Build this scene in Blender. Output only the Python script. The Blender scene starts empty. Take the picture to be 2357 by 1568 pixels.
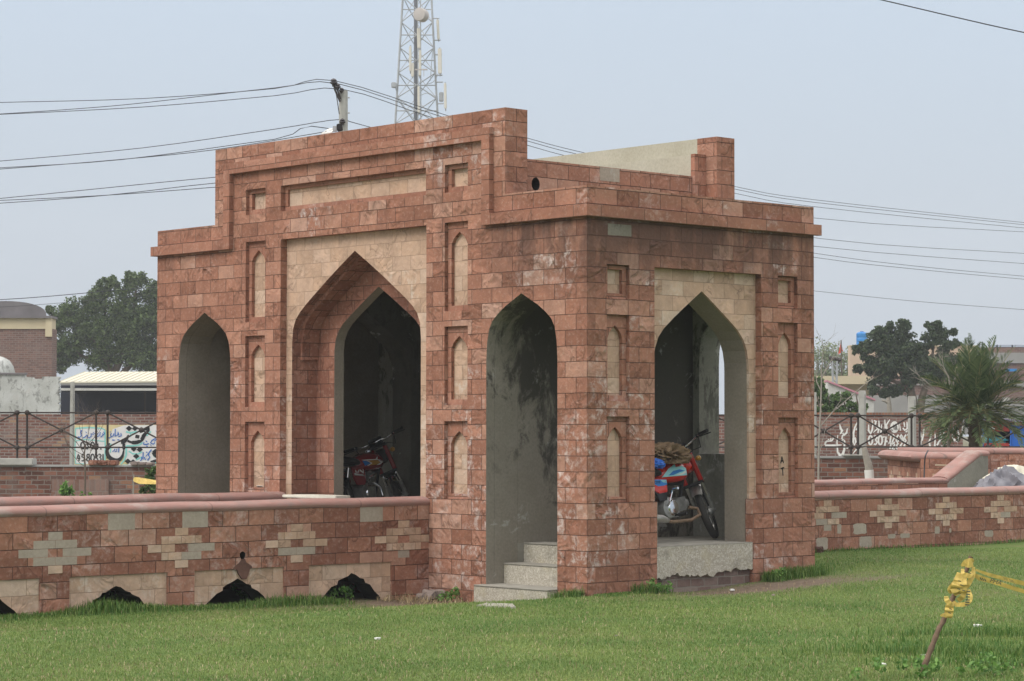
import bpy, bmesh, math, random
import numpy as np
from mathutils import Vector, Matrix, noise as mnoise
from mathutils.geometry import tessellate_polygon
random.seed(7); RNG = np.random.default_rng(7)
R = math.radians
scene = bpy.context.scene
COL = scene.collection

# ------------------------------------------------------------------ camera
# world axes: the gatehouse corner is at the origin, +X runs along its short face, +Y along its long face
AIM = math.atan2(5957, 5446.0); PITCH = math.atan(204 / 5446.0); ROLL = 0.0012
EYE = Vector((-15.884, -16.303, 1.6))
FH = Vector((math.cos(AIM), math.sin(AIM), 0)); RT = Vector((math.sin(AIM), -math.cos(AIM), 0)); ZU = Vector((0, 0, 1))
FW = FH * math.cos(PITCH) + ZU * math.sin(PITCH); UP = ZU * math.cos(PITCH) - FH * math.sin(PITCH)
RR = RT * math.cos(ROLL) + UP * math.sin(ROLL); UU = UP * math.cos(ROLL) - RT * math.sin(ROLL)
cam_data = bpy.data.cameras.new('camera'); cam = bpy.data.objects.new('camera', cam_data); COL.objects.link(cam)
cam.matrix_world = Matrix(((RR.x, UU.x, -FW.x, EYE.x), (RR.y, UU.y, -FW.y, EYE.y), (RR.z, UU.z, -FW.z, EYE.z), (0, 0, 0, 1)))
cam_data.sensor_width = 36.0; cam_data.lens = 36.0 * 5446 / 2357; cam_data.clip_end = 3000; cam_data.clip_start = 0.1
scene.camera = cam

# ------------------------------------------------------------------ light
scene.view_settings.view_transform = 'Standard'; scene.view_settings.look = 'None'
scene.view_settings.exposure = 0.18; scene.view_settings.gamma = 1.0
SUN_DIR = (FH * -0.45 - RT * 0.62 + ZU * 0.78).normalized()       # towards the veiled sun, behind the camera to the left
SUN_EL = math.asin(SUN_DIR.z); SUN_AZ = math.atan2(SUN_DIR.x, SUN_DIR.y)
world = bpy.data.worlds.new('World'); scene.world = world; world.use_nodes = True
wn = world.node_tree.nodes; wl = world.node_tree.links; wn.clear()
w_out = wn.new('ShaderNodeOutputWorld'); w_bg = wn.new('ShaderNodeBackground'); w_bg.inputs[1].default_value = 0.12
w_sky = wn.new('ShaderNodeTexSky'); w_sky.sky_type = 'NISHITA'; w_sky.sun_disc = False
w_sky.sun_elevation = SUN_EL; w_sky.sun_rotation = SUN_AZ; w_sky.air_density = 1.6; w_sky.dust_density = 4.0
w_bg2 = wn.new('ShaderNodeBackground'); w_bg2.inputs[1].default_value = 1.0
w_tc = wn.new('ShaderNodeTexCoord'); w_sep = wn.new('ShaderNodeSeparateXYZ'); w_ramp = wn.new('ShaderNodeValToRGB')
wl.new(w_tc.outputs['Generated'], w_sep.inputs[0]); wl.new(w_sep.outputs['Z'], w_ramp.inputs[0])
els = w_ramp.color_ramp.elements
els[0].position = 0.0; els[0].color = (0.53, 0.585, 0.66, 1)
els[1].position = 1.0; els[1].color = (2.25, 2.15, 2.02, 1)
e = els.new(0.10); e.color = (0.52, 0.595, 0.70, 1)
e = els.new(0.20); e.color = (0.56, 0.655, 0.785, 1)
e = els.new(0.45); e.color = (1.40, 1.38, 1.36, 1)
w_mix = wn.new('ShaderNodeMixShader'); w_mix.inputs[0].default_value = 0.85
w_ns = wn.new('ShaderNodeTexNoise'); w_ns.inputs['Scale'].default_value = 2.2; w_ns.inputs['Detail'].default_value = 4; w_mr = wn.new('ShaderNodeMapRange'); w_mr.inputs[3].default_value = 0.95; w_mr.inputs[4].default_value = 1.05
wl.new(w_tc.outputs['Generated'], w_ns.inputs['Vector']); wl.new(w_ns.outputs[0], w_mr.inputs[0]); wl.new(w_mr.outputs[0], w_bg2.inputs[1])
wl.new(w_sky.outputs[0], w_bg.inputs[0]); wl.new(w_ramp.outputs[0], w_bg2.inputs[0])
wl.new(w_bg.outputs[0], w_mix.inputs[1]); wl.new(w_bg2.outputs[0], w_mix.inputs[2]); wl.new(w_mix.outputs[0], w_out.inputs[0])
sun = bpy.data.lights.new('sun', 'SUN'); sun.energy = 1.5; sun.angle = R(24); sun.color = (1.0, 0.95, 0.88)
sun_ob = bpy.data.objects.new('sun', sun); COL.objects.link(sun_ob)
sun_ob.rotation_euler = SUN_DIR.to_track_quat('Z', 'Y').to_euler()

# ------------------------------------------------------------------ helpers
def ray(px, py):
    return FW * 5446.0 + RR * (px - 1178.5) - UU * (py - 784.0)
def at_depth(px, py, depth):
    d = ray(px, py); return EYE + d * (depth / d.dot(FH))
def on_x(px, py, x0):
    d = ray(px, py); return EYE + d * ((x0 - EYE.x) / d.x)
def on_y(px, py, y0):
    d = ray(px, py); return EYE + d * ((y0 - EYE.y) / d.y)
def on_z(px, py, z0=0.0):
    d = ray(px, py); return EYE + d * ((z0 - EYE.z) / d.z)
YAW = math.atan2(RT.y, RT.x)          # an object turned by this has x to the right and y away from the viewer

def ground_z(x, y):
    s2 = 1 / (1 + math.exp(max(-40, min(40, (x - 0.9) * 2.6))))
    return 0.026 * min(max(x, 0), 4.6) - (0.105 + 0.095 * math.exp(min(x, 0) / 1.6)) * min(max(y, 0) / 1.1, 1) * (1 - .18 * min(max(y - 1.2, 0) / 1.0, 1)) * s2 - 0.075 * math.exp(-((x - 1.55) / .75) ** 2 - ((y + .2) / .6) ** 2) + 0.006 * math.sin(x * 1.7 + y) + 0.006 * math.sin(y * 2.3 - x * 0.7)

def tag(o, label=None, cat=None, group=None, kind=None):
    if label: o['label'] = label
    if cat: o['category'] = cat
    if group: o['group'] = group
    if kind: o['kind'] = kind
    return o
def thing(name, label, cat, loc=(0, 0, 0), rotz=0.0, group=None):
    o = bpy.data.objects.new(name, None); COL.objects.link(o); o.empty_display_size = 0.2
    o.location = loc; o.rotation_euler = (0, 0, rotz)
    return tag(o, label, cat, group)

class MB:
    def __init__(self): self.v = []; self.f = []; self.m = []
    def add(self, vs, fs, m=0):
        b = len(self.v); self.v += [tuple(p) for p in vs]
        for f in fs: self.f.append(tuple(b + i for i in f)); self.m.append(m)
        return self
    def quad(self, a, b, c, d, m=0): return self.add([a, b, c, d], [(0, 1, 2, 3)], m)
    def box(self, x0, x1, y0, y1, z0, z1, m=0):
        vs = [(x0, y0, z0), (x1, y0, z0), (x1, y1, z0), (x0, y1, z0), (x0, y0, z1), (x1, y0, z1), (x1, y1, z1), (x0, y1, z1)]
        return self.add(vs, [(3, 2, 1, 0), (4, 5, 6, 7), (0, 1, 5, 4), (1, 2, 6, 5), (2, 3, 7, 6), (3, 0, 4, 7)], m)
    def obox(self, c, ax, ay, az, m=0):     # box given by its centre and three half axes
        c, ax, ay, az = Vector(c), Vector(ax), Vector(ay), Vector(az)
        vs = [c - ax - ay - az, c + ax - ay - az, c + ax + ay - az, c - ax + ay - az, c - ax - ay + az, c + ax - ay + az, c + ax + ay + az, c - ax + ay + az]
        return self.add(vs, [(3, 2, 1, 0), (4, 5, 6, 7), (0, 1, 5, 4), (1, 2, 6, 5), (2, 3, 7, 6), (3, 0, 4, 7)], m)
    def tube(self, pts, rad, n=8, m=0, cap=True, flat=1.0, closed=False):
        pts = [Vector(p) for p in pts]; k = len(pts)
        rads = rad if isinstance(rad, (list, tuple)) else [rad] * k
        prev = None; rings = []; vs = []
        for i, p in enumerate(pts):
            if closed: t = pts[(i + 1) % k] - pts[i - 1]
            else: t = pts[min(i + 1, k - 1)] - pts[max(i - 1, 0)]
            if t.length < 1e-9: t = Vector((0, 0, 1))
            t.normalize()
            if prev is None:
                a = Vector((0, 0, 1)) if abs(t.z) < 0.9 else Vector((1, 0, 0))
                nrm = t.cross(a).normalized()
            else:
                nrm = (prev - t * prev.dot(t))
                nrm = nrm.normalized() if nrm.length > 1e-6 else t.orthogonal().normalized()
            prev = nrm; bn = t.cross(nrm)
            for j in range(n):
                a = 2 * math.pi * j / n
                vs.append(p + (nrm * math.cos(a) + bn * math.sin(a) * flat) * rads[i])
        fs = []
        for i in range(k if closed else k - 1):
            for j in range(n):
                a, b = i * n + j, i * n + (j + 1) % n; i2 = (i + 1) % k
                fs.append((a, b, i2 * n + (j + 1) % n, i2 * n + j))
        if cap and not closed: fs.append(tuple(range(n - 1, -1, -1))); fs.append(tuple((k - 1) * n + j for j in range(n)))
        return self.add(vs, fs, m)
    def lathe(self, prof, c, axis='z', n=20, m=0):
        c = Vector(c); vs = []; fs = []
        for r, h in prof:
            for j in range(n):
                a = 2 * math.pi * j / n; p = (r * math.cos(a), r * math.sin(a))
                vs.append(c + (Vector((p[0], p[1], h)) if axis == 'z' else Vector((p[0], h, p[1])) if axis == 'y' else Vector((h, p[0], p[1]))))
        for i in range(len(prof) - 1):
            for j in range(n): fs.append((i * n + j, i * n + (j + 1) % n, (i + 1) * n + (j + 1) % n, (i + 1) * n + j))
        fs.append(tuple(range(n - 1, -1, -1))); fs.append(tuple((len(prof) - 1) * n + j for j in range(n)))
        return self.add(vs, fs, m)
    def ball(self, c, r, n=10, m=0, sq=(1, 1, 1)):
        c = Vector(c); vs = []; fs = []; k = max(4, n // 2)
        for i in range(k + 1):
            t = math.pi * i / k
            for j in range(n):
                a = 2 * math.pi * j / n
                vs.append(c + Vector((math.sin(t) * math.cos(a) * sq[0], math.sin(t) * math.sin(a) * sq[1], math.cos(t) * sq[2])) * r)
        for i in range(k):
            for j in range(n): fs.append((i * n + j, i * n + (j + 1) % n, (i + 1) * n + (j + 1) % n, (i + 1) * n + j))
        return self.add(vs, fs, m)
    def plate(self, axis, d0, d1, outer, holes=(), mf=0, mb=None, mo=None, mh=None):
        # a slab with holes: 2D loops in (y,z) for axis x, (x,z) for axis y, (x,y) for axis z, from d0 to d1
        mb = mf if mb is None else mb; mo = mf if mo is None else mo
        mh = [mf] * len(holes) if mh is None else mh
        def P(d, q): return (d, q[0], q[1]) if axis == 'x' else (q[0], d, q[1]) if axis == 'y' else (q[0], q[1], d)
        loops = [list(outer)] + [list(h) for h in holes]
        flat = [q for l in loops for q in l]
        tris = tessellate_polygon([[Vector((q[0], q[1], 0)) for q in l] for l in loops])
        for d, m in ((d0, mf), (d1, mb)):
            self.add([P(d, q) for q in flat], [tuple(t) for t in tris], m)
        for l, m in zip(loops, [mo] + list(mh)):
            k = len(l); vs = [P(d0, q) for q in l] + [P(d1, q) for q in l]
            self.add(vs, [(i, (i + 1) % k, k + (i + 1) % k, k + i) for i in range(k)], m)
        return self
    def build(self, name, mats, parent=None, uv=True, phase=0.0, smooth=None, label=None, bevel=0.0, origin=None, uoff=0.0, weld=False):
        mats = mats if isinstance(mats, (list, tuple)) else [mats]
        me = bpy.data.meshes.new(name)
        o3 = Vector(origin) if origin is not None else Vector((0, 0, 0))
        vv = self.v if origin is None else [tuple(Vector(p) - o3) for p in self.v]
        me.from_pydata(vv, [], self.f)
        for mt in mats: me.materials.append(mt)
        me.polygons.foreach_set('material_index', self.m)
        if weld or bevel:
            bm = bmesh.new(); bm.from_mesh(me); bmesh.ops.remove_doubles(bm, verts=bm.verts, dist=1e-4)
            bmesh.ops.recalc_face_normals(bm, faces=bm.faces)
            if bevel:
                bmesh.ops.bevel(bm, geom=[e for e in bm.edges if len(e.link_faces) == 2 and e.calc_face_angle(0) > 0.5], offset=bevel, segments=2, affect='EDGES', clamp_overlap=True)
            bm.to_mesh(me); bm.free()
        me.update()
        if uv:
            n = len(me.polygons); nr = np.zeros(n * 3); me.polygons.foreach_get('normal', nr); nr = np.abs(nr.reshape(-1, 3))
            lt = np.zeros(n, dtype=np.int32); me.polygons.foreach_get('loop_total', lt)
            li = np.zeros(len(me.loops), dtype=np.int32); me.loops.foreach_get('vertex_index', li)
            co = np.zeros(len(me.vertices) * 3); me.vertices.foreach_get('co', co); co = co.reshape(-1, 3) + np.array(o3)
            ax = np.repeat(np.argmax(nr * np.array([1.0, 1.0, 0.9]), axis=1), lt); c = co[li]
            u = np.where(ax == 0, c[:, 1], c[:, 0]) + uoff; v = np.where(ax == 2, c[:, 1], c[:, 2]) - phase
            layer = me.uv_layers.new(name='UVMap'); layer.data.foreach_set('uv', np.stack([u, v], 1).ravel())
        if smooth is not None:
            me.polygons.foreach_set('use_smooth', [True] * len(me.polygons))
            if smooth < 180: me.set_sharp_from_angle(angle=R(smooth))
        ob = bpy.data.objects.new(name, me); COL.objects.link(ob)
        if origin is not None: ob.location = origin
        if parent: ob.parent = parent
        if label: ob['label'] = label
        return ob

def arch(c, prof, bottom):
    """pointed arch outline as a loop; prof lists (half width, height) from the apex down"""
    right = [(c + w, z) for w, z in prof]; left = [(c - w, z) for w, z in prof if w > 0]
    return [(c + prof[-1][0], bottom)] + right[::-1] + left + [(c - prof[-1][0], bottom)]
def refine(prof):
    out = []
    for a, b in zip(prof, prof[1:]):
        out.append(a)
    out.append(prof[-1]); return out
def rect(a, b, c, d): return [(a, c), (b, c), (b, d), (a, d)]
def copy_tree(o, parent=None):
    c = o.copy(); COL.objects.link(c)
    if parent: c.parent = parent
    for ch in list(o.children): copy_tree(ch, c)
    return c

# ------------------------------------------------------------------ materials
class NT:
    def __init__(self, name, rough=0.85, spec=0.3):
        self.mat = bpy.data.materials.new(name); self.mat.use_nodes = True
        self.n = self.mat.node_tree.nodes; self.l = self.mat.node_tree.links
        self.bsdf = self.n['Principled BSDF']; self.bsdf.inputs['Roughness'].default_value = rough
        self.bsdf.inputs['Specular IOR Level'].default_value = spec
    def put(self, sock, val):
        if isinstance(val, bpy.types.NodeSocket): self.l.new(val, sock)
        elif isinstance(val, (tuple, list)) and len(val) == 3 and sock.type == 'RGBA': sock.default_value = (*val, 1)
        else: sock.default_value = val
    def math(self, op, a, b=0.0, c=None, clamp=False):
        x = self.n.new('ShaderNodeMath'); x.operation = op; x.use_clamp = clamp
        self.put(x.inputs[0], a); self.put(x.inputs[1], b)
        if c is not None: self.put(x.inputs[2], c)
        return x.outputs[0]
    def mix(self, f, a, b, mode='MIX'):
        x = self.n.new('ShaderNodeMix'); x.data_type = 'RGBA'; x.blend_type = mode
        self.put(x.inputs['Factor'], f); self.put(x.inputs[6], a); self.put(x.inputs[7], b); return x.outputs[2]
    def coords(self, kind='Object'): return self.n.new('ShaderNodeTexCoord').outputs[kind]
    def mapping(self, vec, scale=(1, 1, 1), loc=(0, 0, 0)):
        x = self.n.new('ShaderNodeMapping'); self.put(x.inputs['Vector'], vec); x.inputs['Scale'].default_value = scale; x.inputs['Location'].default_value = loc; return x.outputs[0]
    def noise(self, vec, scale, detail=3, rough=0.55, dist=0.0, w=None):
        x = self.n.new('ShaderNodeTexNoise')
        if w is not None: x.noise_dimensions = '4D'; self.put(x.inputs['W'], w)
        self.put(x.inputs['Vector'], vec); x.inputs['Scale'].default_value = scale; x.inputs['Detail'].default_value = detail
        x.inputs['Roughness'].default_value = rough; x.inputs['Distortion'].default_value = dist; return x.outputs[0]
    def ramp(self, f, stops, mode='LINEAR'):
        x = self.n.new('ShaderNodeValToRGB'); self.put(x.inputs[0], f); r = x.color_ramp; r.interpolation = mode
        while len(r.elements) < len(stops): r.elements.new(0.5)
        for el, (p, c) in zip(r.elements, stops):
            el.position = p; el.color = (c, c, c, 1) if isinstance(c, (int, float)) else (*c, 1)
        return x.outputs[0]
    def step(self, f, a, b):
        x = self.n.new('ShaderNodeMapRange'); x.interpolation_type = 'SMOOTHSTEP'; self.put(x.inputs[0], f); x.inputs[1].default_value = a; x.inputs[2].default_value = b; return x.outputs[0]
    def brick(self, vec, w, h, mortar, offset=0.5, smooth=0.1):
        x = self.n.new('ShaderNodeTexBrick'); self.put(x.inputs['Vector'], vec)
        x.inputs['Color1'].default_value = (0, 0, 0, 1); x.inputs['Color2'].default_value = (1, 1, 1, 1); x.inputs['Mortar'].default_value = (0, 0, 0, 1)
        x.inputs['Scale'].default_value = 1.0; x.inputs['Mortar Size'].default_value = mortar; x.inputs['Mortar Smooth'].default_value = smooth
        x.inputs['Brick Width'].default_value = w; x.inputs['Row Height'].default_value = h; x.offset = offset
        return x.outputs['Color'], x.outputs['Fac']
    def bump(self, h, strength, dist, prev=None):
        x = self.n.new('ShaderNodeBump'); self.put(x.inputs['Height'], h); x.inputs['Strength'].default_value = strength; x.inputs['Distance'].default_value = dist
        if prev is not None: self.l.new(prev, x.inputs['Normal'])
        return x.outputs[0]
    def done(self, color, normal=None, rough=None, metal=None):
        self.put(self.bsdf.inputs['Base Color'], color)
        if normal is not None: self.l.new(normal, self.bsdf.inputs['Normal'])
        if rough is not None: self.put(self.bsdf.inputs['Roughness'], rough)
        if metal is not None: self.put(self.bsdf.inputs['Metallic'], metal)
        return self.mat

def plain(name, col, rough=0.6, metal=0.0, var=0.12, scale=8.0, bump=0.0, spec=0.4, coat=0.0):
    t = NT(name, rough, spec); oc = t.coords(); f = t.noise(oc, scale, 4, 0.6)
    dark = tuple(c * (1 - var) for c in col); lite = tuple(min(1, c * (1 + var)) for c in col)
    c = t.ramp(f, [(0.25, dark), (0.75, lite)])
    if coat: t.bsdf.inputs['Coat Weight'].default_value = coat
    return t.done(c, t.bump(f, bump, 0.01) if bump else None, None, metal)

def tiles(name, palette, mortar_col, w=0.3048, h=0.1524, msize=0.0036, relief=0.6, salt=0.5, grime=0.0, saltcol=(0.62, 0.55, 0.52)):
    """split-faced stone cladding laid in courses"""
    t = NT(name, 0.9, 0.2); uv = t.coords('UV'); ob = t.coords('Object')
    wob = t.noise(uv, 9.0, 2); wob2 = t.noise(t.mapping(uv, loc=(5, 3, 0)), 1.3, 1)
    off = t.n.new('ShaderNodeCombineXYZ'); t.put(off.inputs[0], t.math('MULTIPLY', t.math('SUBTRACT', wob, 0.5), 0.008))
    t.put(off.inputs[1], t.math('ADD', t.math('MULTIPLY', t.math('SUBTRACT', wob, 0.5), 0.006), t.math('MULTIPLY', t.math('SUBTRACT', wob2, 0.5), 0.012)))
    va = t.n.new('ShaderNodeVectorMath'); va.operation = 'ADD'; t.l.new(uv, va.inputs[0]); t.l.new(off.outputs[0], va.inputs[1]); vec = va.outputs[0]
    tint, mort = t.brick(vec, w, h, msize)
    tint2, _ = t.brick(t.mapping(vec, loc=(w * 40, h * 26, 0)), w, h, msize)
    base = t.ramp(tint, palette)
    seed = t.math('MULTIPLY', tint2, 37.0)
    n1 = t.noise(ob, 4.6, 5, 0.66, 0.5, w=seed); n2 = t.noise(ob, 26.0, 3, 0.6)
    base = t.mix(0.6, base, t.ramp(n1, [(0.28, (0.33, 0.32, 0.32)), (0.5, (0.5, 0.5, 0.5)), (0.72, (0.68, 0.65, 0.62))]), 'OVERLAY')
    base = t.mix(t.math('MULTIPLY', t.step(n2, 0.5, 0.75), 0.16), base, (0.75, 0.6, 0.5), 'MIX')
    # conchoidal steps of a split face: saw-toothed noise, different on each stone
    nb = t.noise(ob, 4.2, 2.2, 0.55, 0.9, w=seed)
    saw = t.math('FRACT', t.math('MULTIPLY', nb, t.math('ADD', 2.0, t.math('MULTIPLY', tint2, 2.6))))
    edge = t.math('SUBTRACT', 1.0, t.step(saw, 0.0, 0.14))
    rough_sel = t.step(t.noise(ob, 1.1, 2, w=seed), 0.44, 0.56)
    base = t.mix(t.math('MULTIPLY', t.math('MULTIPLY', edge, rough_sel), 0.52), base, tuple(c * 0.35 for c in palette[0][1]))
    if grime:
        sep = t.n.new('ShaderNodeSeparateXYZ'); t.l.new(t.n.new('ShaderNodeNewGeometry').outputs['Position'], sep.inputs[0])
        g = t.noise(t.mapping(ob, (2.6, 2.6, 0.7)), 1.0, 4, 0.65)
        zone = t.math('MULTIPLY', t.step(sep.outputs['Z'], 2.75, 3.55), t.math('SUBTRACT', 1.0, t.step(sep.outputs['Y'], 0.9, 1.8)))
        zone = t.math('MULTIPLY', zone, t.math('SUBTRACT', 1.0, t.step(sep.outputs['Z'], 3.66, 3.7)))
        gm = t.math('MULTIPLY', t.step(g, 0.30, 0.56), zone)
        base = t.mix(t.math('MULTIPLY', gm, grime), base, (0.085, 0.05, 0.04))
        g2 = t.math('MULTIPLY', t.step(t.noise(t.mapping(ob, (1.0, 1.0, 0.35), (9, 4, 2)), 2.3, 4, 0.65), 0.56, 0.72), 0.35)
        base = t.mix(g2, base, (0.13, 0.07, 0.055))
    if salt:
        s1 = t.noise(t.mapping(ob, loc=(3.1, 7.7, 1.3)), 0.9, 2); s2 = t.noise(ob, 9.0, 6, 0.72, 0.35)
        sep2 = t.n.new('ShaderNodeSeparateXYZ'); t.l.new(t.n.new('ShaderNodeNewGeometry').outputs['Position'], sep2.inputs[0])
        low = t.math('MULTIPLY', t.math('SUBTRACT', 1.0, t.step(sep2.outputs['Z'], 1.5, 3.4)), 0.085)
        edgez = t.math('MULTIPLY', t.math('SUBTRACT', 1.0, t.step(sep2.outputs['Y'], 1.6, 2.6)), 0.06)
        m = t.math('MULTIPLY', t.step(t.math('ADD', t.math('ADD', s1, low), edgez), 0.56, 0.70), t.step(s2, 0.46, 0.68))
        m = t.math('MULTIPLY', m, t.step(tint2, 0.25, 0.6))
        base = t.mix(t.math('MULTIPLY', m, salt), base, saltcol)
    col = t.mix(mort, base, mortar_col)
    h0 = t.math('ADD', t.math('MULTIPLY', t.math('MULTIPLY', saw, 0.75), t.math('ADD', 0.25, t.math('MULTIPLY', rough_sel, 0.75))), t.math('MULTIPLY', n2, 0.22))
    h0 = t.math('ADD', h0, t.math('MULTIPLY', tint, 0.3))
    h0 = t.math('SUBTRACT', h0, t.math('MULTIPLY', mort, 1.2))
    nrm = t.bump(h0, min(1.0, relief * 1.6), 0.034)
    return t.done(col, nrm)

RED = [(0.0, (0.225, 0.103, 0.068)), (0.2, (0.275, 0.128, 0.086)), (0.5, (0.31, 0.149, 0.101)), (0.78, (0.34, 0.170, 0.117)), (0.92, (0.375, 0.210, 0.152)), (1.0, (0.40, 0.245, 0.187))]
DRED = [(0.0, (0.205, 0.09, 0.062)), (0.4, (0.245, 0.111, 0.076)), (0.8, (0.30, 0.141, 0.097)), (1.0, (0.35, 0.188, 0.142))]
CREAM = [(0.0, (0.41, 0.278, 0.198)), (0.5, (0.465, 0.322, 0.234)), (0.8, (0.50, 0.352, 0.264)), (1.0, (0.505, 0.385, 0.30))]
M = {}
M['stone'] = tiles('red sandstone cladding', RED, (0.085, 0.045, 0.034), salt=0.7, grime=0.85)
M['lowstone'] = tiles('low wall sandstone', DRED[:2] + RED[2:], (0.075, 0.04, 0.03), salt=0.35, relief=0.5)
M['smooth'] = tiles('dressed sandstone trim', [(0.0, (0.265, 0.123, 0.084)), (0.6, (0.32, 0.152, 0.104)), (1.0, (0.37, 0.188, 0.134))], (0.09, 0.05, 0.035), w=0.6, relief=0.22, salt=0.5)
M['soffit'] = tiles('iwan sandstone lining', DRED, (0.07, 0.04, 0.03), relief=0.35, salt=0.15)
M['cream'] = tiles('buff sandstone panel', CREAM, (0.26, 0.185, 0.13), msize=0.0022, relief=0.42, salt=0.5, saltcol=(0.66, 0.62, 0.55))
M['inlay'] = tiles('buff sandstone inlay', CREAM, (0.2, 0.14, 0.09), w=0.1524, h=0.0762, msize=0.002, relief=0.45, salt=0.3)

def plaster(name, a, b, mould=0.0, scrape=0.0, deep=0.0):
    t = NT(name, 0.92, 0.15); ob = t.coords(); n1 = t.noise(ob, 1.3, 5, 0.6); n2 = t.noise(ob, 40, 3, 0.6)
    c = t.ramp(n1, [(0.3, a), (0.7, b)])
    c = t.mix(0.25, c, t.ramp(n2, [(0.3, 0.3), (0.7, 0.7)]), 'OVERLAY')
    if mould:
        g = t.noise(t.mapping(ob, (2.0, 2.0, 1.1)), 2.0, 8, 0.72, 0.4); m = t.step(g, 0.5, 0.6)
        sep = t.n.new('ShaderNodeSeparateXYZ'); t.l.new(t.n.new('ShaderNodeNewGeometry').outputs['Position'], sep.inputs[0])
        m = t.math('MAXIMUM', t.math('MULTIPLY', m, t.step(sep.outputs['Z'], 0.5, 2.4)), t.step(t.math('ADD', g, t.math('ADD', t.math('MULTIPLY', t.math('SUBTRACT', sep.outputs['Z'], 1.6), deep), t.math('MULTIPLY', t.math('SUBTRACT', t.math('MINIMUM', sep.outputs['X'], 1.5), 0.6), 0.24))), 0.46, 0.62)) if deep else t.math('MULTIPLY', m, t.step(sep.outputs['Z'], 0.5, 2.4))  # deep adds painted shade, stronger further in and higher up
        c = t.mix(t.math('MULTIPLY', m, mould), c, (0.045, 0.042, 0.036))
        h = t.noise(t.mapping(ob, loc=(4, 4, 4)), 3.1, 6, 0.7, 0.6)
        c = t.mix(t.math('MULTIPLY', t.step(h, 0.585, 0.66), 0.6), c, (0.47, 0.46, 0.43))
    if scrape:
        h = t.noise(t.mapping(ob, loc=(1, 8, 2)), 2.4, 7, 0.7, 0.5)
        c = t.mix(t.math('MULTIPLY', t.step(h, 0.62, 0.7), scrape), c, (0.5, 0.5, 0.46))
    return t.done(c, t.bump(t.math('ADD', t.math('MULTIPLY', n2, 0.4), n1), 0.25, 0.01))
M['plaster'] = plaster('grey cement plaster', (0.225, 0.197, 0.158), (0.305, 0.27, 0.225), scrape=0.3)
M['mould'] = plaster('mouldy cement plaster', (0.20, 0.195, 0.165), (0.29, 0.285, 0.25), mould=0.75)
M['darkened'] = plaster('mouldy shade-painted plaster', (0.235, 0.212, 0.175), (0.325, 0.295, 0.25), mould=0.86, deep=0.16)  # mould, with the arch's inner shade painted into the colour
M['inside'] = plaster('dark interior plaster', (0.075, 0.07, 0.058), (0.12, 0.115, 0.097), mould=0.5)  # darker base tone for the interior walls, with mould patches
M['pale'] = plaster('pale roof plaster', (0.36, 0.34, 0.27), (0.45, 0.43, 0.36), scrape=0.2)
M['missing'] = plaster('bare mortar bed', (0.30, 0.252, 0.205), (0.40, 0.345, 0.285), scrape=0.35)
M['weather'] = plaster('streaked old plaster', (0.34, 0.35, 0.33), (0.55, 0.57, 0.56), mould=0.5)

def terrazzo(name):
    t = NT(name, 0.85, 0.25); ob = t.coords(); v = t.n.new('ShaderNodeTexVoronoi'); t.l.new(ob, v.inputs['Vector']); v.inputs['Scale'].default_value = 75
    sep = t.n.new('ShaderNodeSeparateColor'); t.l.new(v.outputs['Color'], sep.inputs[0])
    c = t.ramp(sep.outputs[0], [(0.0, (0.31, 0.285, 0.235)), (0.45, (0.38, 0.352, 0.295)), (0.8, (0.44, 0.41, 0.35)), (1.0, (0.53, 0.50, 0.44))])
    g = t.noise(t.mapping(ob, (1, 1, 1.6)), 3.0, 6, 0.7)
    c = t.mix(t.math('MULTIPLY', t.step(g, 0.52, 0.68), 0.5), c, (0.14, 0.13, 0.105))
    c = t.mix(t.math('MULTIPLY', t.step(t.noise(ob, 5.0, 3), 0.5, 0.7), 0.35), c, (0.42, 0.37, 0.24))
    return t.done(c, t.bump(sep.outputs[1], 0.3, 0.004))
M['terrazzo'] = terrazzo('washed chip terrazzo')
M['tread'] = plain('worn cement tread', (0.30, 0.285, 0.25), 0.9, var=0.25, scale=5, bump=0.1)

def coping_mat():
    t = NT('faded pink coping paint', 0.75, 0.3); ob = t.coords(); n1 = t.noise(t.mapping(ob, (0.7, 0.7, 5)), 2.2, 6, 0.62); n2 = t.noise(ob, 6.0, 5, 0.7)
    c = t.ramp(n1, [(0.3, (0.245, 0.135, 0.115)), (0.55, (0.32, 0.182, 0.16)), (0.75, (0.37, 0.232, 0.205))])
    c = t.mix(t.math('MULTIPLY', t.step(n2, 0.48, 0.66), 0.7), c, (0.25, 0.185, 0.17))
    c = t.mix(t.math('MULTIPLY', t.step(t.noise(t.mapping(ob, loc=(4, 1, 9)), 2.2, 5, 0.65), 0.56, 0.68), 0.65), c, (0.34, 0.275, 0.25))
    sx = t.n.new('ShaderNodeSeparateXYZ'); t.l.new(t.n.new('ShaderNodeNewGeometry').outputs['Position'], sx.inputs[0]); jt = t.math('ABSOLUTE', t.math('SUBTRACT', t.math('FRACT', t.math('MULTIPLY', sx.outputs['X'], 0.55)), 0.5))
    c = t.mix(t.math('MULTIPLY', t.math('SUBTRACT', 1.0, t.step(jt, 0.002, 0.006)), 0.55), c, (0.12, 0.08, 0.07))
    return t.done(c, t.bump(n2, 0.15, 0.01))
M['coping'] = coping_mat()

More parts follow.
